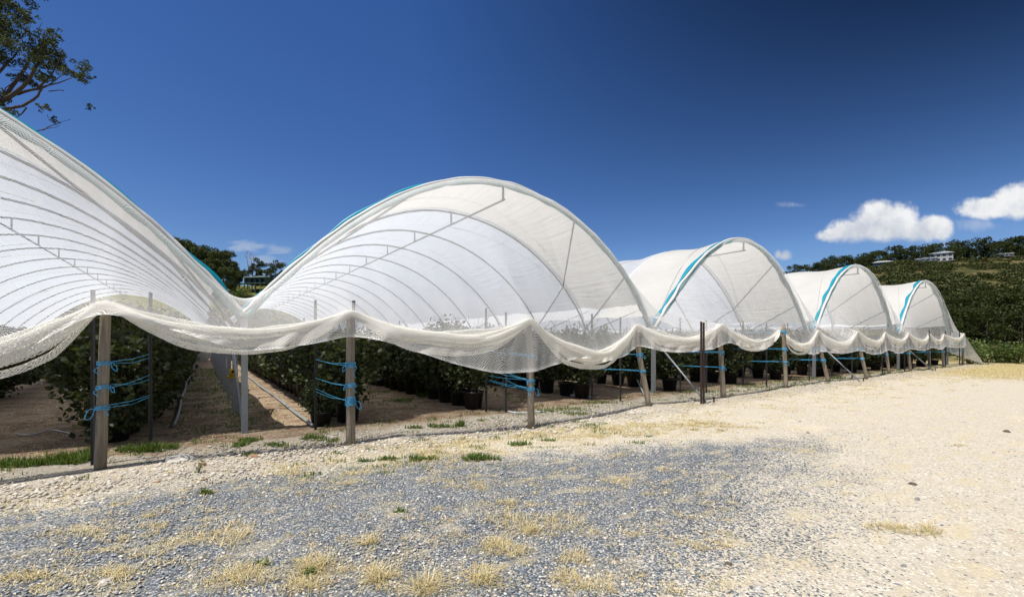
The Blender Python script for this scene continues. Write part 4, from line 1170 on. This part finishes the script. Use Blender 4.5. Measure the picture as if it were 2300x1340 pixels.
# ------------------------------------------------------------------ far houses
M['dkroof'] = simple('dark_green_roof', (.10, .14, .13), .6, 0, .15, 3); M['grnwall'] = simple('green_house_wall', (.06, .10, .09), .7, 0, .2, 3)
M['whwall'] = simple('white_house_wall', (.33, .33, .32), .7, 0, .1, 3); M['greyroof'] = simple('pale_house_roof', (.34, .36, .38), .5, 0, .1, 3); M['glass'] = simple('dark_window_glass', (.02, .025, .03), .1, 0, .2, 3)
def house(px, py, Y, w, d, h, storeys, wall, roof, label, posts=0, rz=0.0, under=0):
    X = (px - 1150) / FPX * Y; z = EYE + (HOR - py) / FPX * Y if under else hz(X, Y) - .1
    e = empty('hillside_house', (X, Y, z), label, 'house', None, rz)
    m = MB(); m.box((0, 0, h / 2), w, d, h); m.build('wall', wall, e, False)
    m = MB(); o = .6
    vs = [(-w / 2 - o, -d / 2 - o, h), (w / 2 + o, -d / 2 - o, h), (w / 2 + o, d / 2 + o, h), (-w / 2 - o, d / 2 + o, h), (-w / 4, 0, h + .14 * w), (w / 4, 0, h + .14 * w)]
    m.add(vs, [(0, 1, 5, 4), (1, 2, 5), (2, 3, 4, 5), (3, 0, 4), (0, 3, 2, 1)]); m.build('roof', roof, e, False)
    nw = 4
    for s in range(storeys):
        for k in range(nw):
            m = MB(); x = -w / 2 + w * (k + .5) / nw; m.box((x, -d / 2 - .02, h * (s + .5) / storeys), w / nw * .55, .05, h / storeys * .5); m.build('window', M['glass'], e, False)
    m = MB(); m.box((0, -d / 2 - 1.2, .0), w + .6, 2.4, .16); m.build('deck', wall, e, False)
    for k in range(5 if under else 0):
        m = MB(); m.box((-w / 2 + w * k / 4, -d / 2 - 2.2, -under / 2 - .09), .18, .18, under); m.build('stump', roof, e, False)
    return e
house(584, 640, 150, 7.5, 5, 2.2, 1, M['grnwall'], M['dkroof'], 'dark green roofed house on stilts on the left hill', rz=-.15, under=3)
house(1981, 572, 222, 7.5, 5, 1.9, 1, M['grnwall'], M['whwall'], 'low house with a white roof on the crest of the right hill', rz=-.6)
house(2113, 567, 224, 8.5, 6, 4.2, 2, M['whwall'], M['greyroof'], 'pale two storey house on the ridge of the right hill', rz=-.7)
house(2078, 569, 226, 8, 5, 1.5, 1, M['greyroof'], M['greyroof'], 'long low grey building left of the two storey house', rz=-.7)
house(2256, 567, 226, 6, 4, 1.5, 1, M['whwall'], M['whwall'], 'small white house among the trees at the far right of the ridge', rz=-.8)

# ------------------------------------------------------------------ sun, sky and clouds
SUN = (W(-.43, -.08, 1.0)).normalized()
el = math.asin(SUN.z); azr = math.atan2(SUN.x, SUN.y)
ld = bpy.data.lights.new('sun', 'SUN'); ld.energy = 4.6; ld.angle = R(.5); ld.color = (1, .955, .88)
lo = bpy.data.objects.new('sun', ld); COL.objects.link(lo); lo.rotation_euler = SUN.to_track_quat('Z', 'Y').to_euler(); lo.location = (-40, -40, 90)
def world():
    w = bpy.data.worlds.new('World'); SC.world = w; w.use_nodes = True
    t = NT.__new__(NT); t.t = w.node_tree; t.t.nodes.clear(); t.out = t.t.nodes.new('ShaderNodeOutputWorld')
    sky = t.n('TexSky', sky_type='NISHITA', sun_disc=False, sun_elevation=el, sun_rotation=azr, altitude=600, air_density=1.0, dust_density=.25, ozone_density=3.0)
    d = t.n('TexCoord').outputs['Generated']
    s = t.n('SeparateXYZ', {0: d}); x, y, z = s.outputs
    ys = t.math('MAXIMUM', y, .05)
    k = t.math('DIVIDE', x, ys); e = t.math('DIVIDE', z, ys)
    cv = t.n('CombineXYZ', {0: k, 1: e, 2: 0.0}).outputs[0]
    n1 = t.noise(cv, 16, 7, .62); n2 = t.noise(cv, 7, 3, .5); wisp = t.noise(t.n('Mapping', {'Vector': cv, 'Scale': (14, 60, 1), 'Rotation': (0, 0, .18)}).outputs[0], 1.0, 5, .65)
    def ell(px, py, rx, ry):
        a = t.math('DIVIDE', t.math('SUBTRACT', k, (px - 1150) / FPX), rx / FPX); b = t.math('DIVIDE', t.math('SUBTRACT', e, (HOR - py) / FPX), ry / FPX)
        return t.math('SUBTRACT', 1.0, t.math('SQRT', t.math('ADD', t.math('MULTIPLY', a, a), t.math('MULTIPLY', b, b))))
    def union(l):
        r = ell(*l[0])
        for c in l[1:]: r = t.math('MAXIMUM', r, ell(*c))
        return r
    def cloud(l, floor, soft=.16):
        body = t.math('ADD', union(l), t.math('ADD', t.math('MULTIPLY', t.math('SUBTRACT', n1, .5), 1.15), t.math('MULTIPLY', t.math('SUBTRACT', n2, .5), .5)))
        flat = t.sstep(t.math('ADD', e, t.math('MULTIPLY', t.math('SUBTRACT', n1, .5), .03)), (HOR - floor - 8) / FPX, (HOR - floor + 12) / FPX)
        return t.math('MULTIPLY', t.sstep(body, -.06, -.06 + soft * 2.7), flat)
    c1 = cloud([(1985, 508, 88, 62), (1930, 525, 75, 36), (2050, 522, 75, 34), (2095, 514, 56, 32), (1885, 530, 60, 18)], 541)
    c2 = cloud([(2300, 455, 90, 50), (2225, 468, 78, 30), (2380, 440, 120, 70)], 491)
    c3 = t.math('MULTIPLY', cloud([(1762, 575, 20, 15), (1748, 572, 14, 14)], 592, .3), .85)
    c4 = t.math('MULTIPLY', t.sstep(t.math('ADD', union([(2190, 508, 90, 22), (2110, 552, 40, 12), (1780, 460, 40, 10)]), t.math('MULTIPLY', t.math('SUBTRACT', n1, .5), 3.0)), .1, 1.2), .26)
    c5 = t.math('MULTIPLY', t.sstep(t.math('ADD', union([(560, 555, 70, 20), (620, 562, 50, 12), (600, 585, 70, 16), (650, 600, 40, 10)]), t.math('MULTIPLY', t.math('SUBTRACT', wisp, .5), 3.2)), .1, .9), .38)
    dens = t.math('MAXIMUM', t.math('MAXIMUM', c1, c2), t.math('MAXIMUM', c3, t.math('MAXIMUM', c4, c5)))
    # lit tops, greyer flat bases
    lit = t.sstep(t.math('ADD', t.math('MULTIPLY', n1, .34), e), .36, .52)
    cc = t.mix(lit, (.42, .45, .50), (.68, .68, .68))
    skyc = t.n('HueSaturation', {'Hue': .513, 'Saturation': 1.27, 'Value': 1.0, 'Fac': 1.0, 'Color': sky.outputs[0]}).outputs[0]
    # sky colour darkened high up and away from the sun, approximating corner vignetting
    dk = t.math('MULTIPLY', t.math('MAXIMUM', t.math('ADD', x, .18), 0), t.math('MAXIMUM', t.math('SUBTRACT', z, .18), 0))
    dk = t.math('MAXIMUM', t.math('SUBTRACT', 1.30, t.math('MULTIPLY', dk, 3.9)), .33)
    skyc = t.n('VectorMath', {0: skyc, 3: dk}, operation='SCALE').outputs[0]
    bg1 = t.n('Background', {'Color': skyc, 'Strength': .060})
    bg2 = t.n('Background', {'Color': cc, 'Strength': 1.0})
    ms = t.n('MixShader', {0: t.math('MULTIPLY', dens, .96), 1: bg1, 2: bg2})
    t.t.links.new(ms.outputs[0], t.out.inputs[0])
world()

# ------------------------------------------------------------------ camera and view
cd = bpy.data.cameras.new('camera'); cd.sensor_width = 36; cd.lens = 36 * FPX / 2300; cd.shift_y = (HOR - 670) / 2300
cd.clip_start = .05; cd.clip_end = 6000
co = bpy.data.objects.new('camera', cd); COL.objects.link(co); co.location = (0, 0, EYE); co.rotation_euler = (PI / 2, 0, 0)
SC.camera = co
SC.view_settings.view_transform = 'Standard'; SC.view_settings.look = 'None'; SC.view_settings.exposure = .45; SC.view_settings.gamma = 1
SC.cycles.transparent_max_bounces = 24; SC.cycles.max_bounces = 10; SC.cycles.use_denoising = True
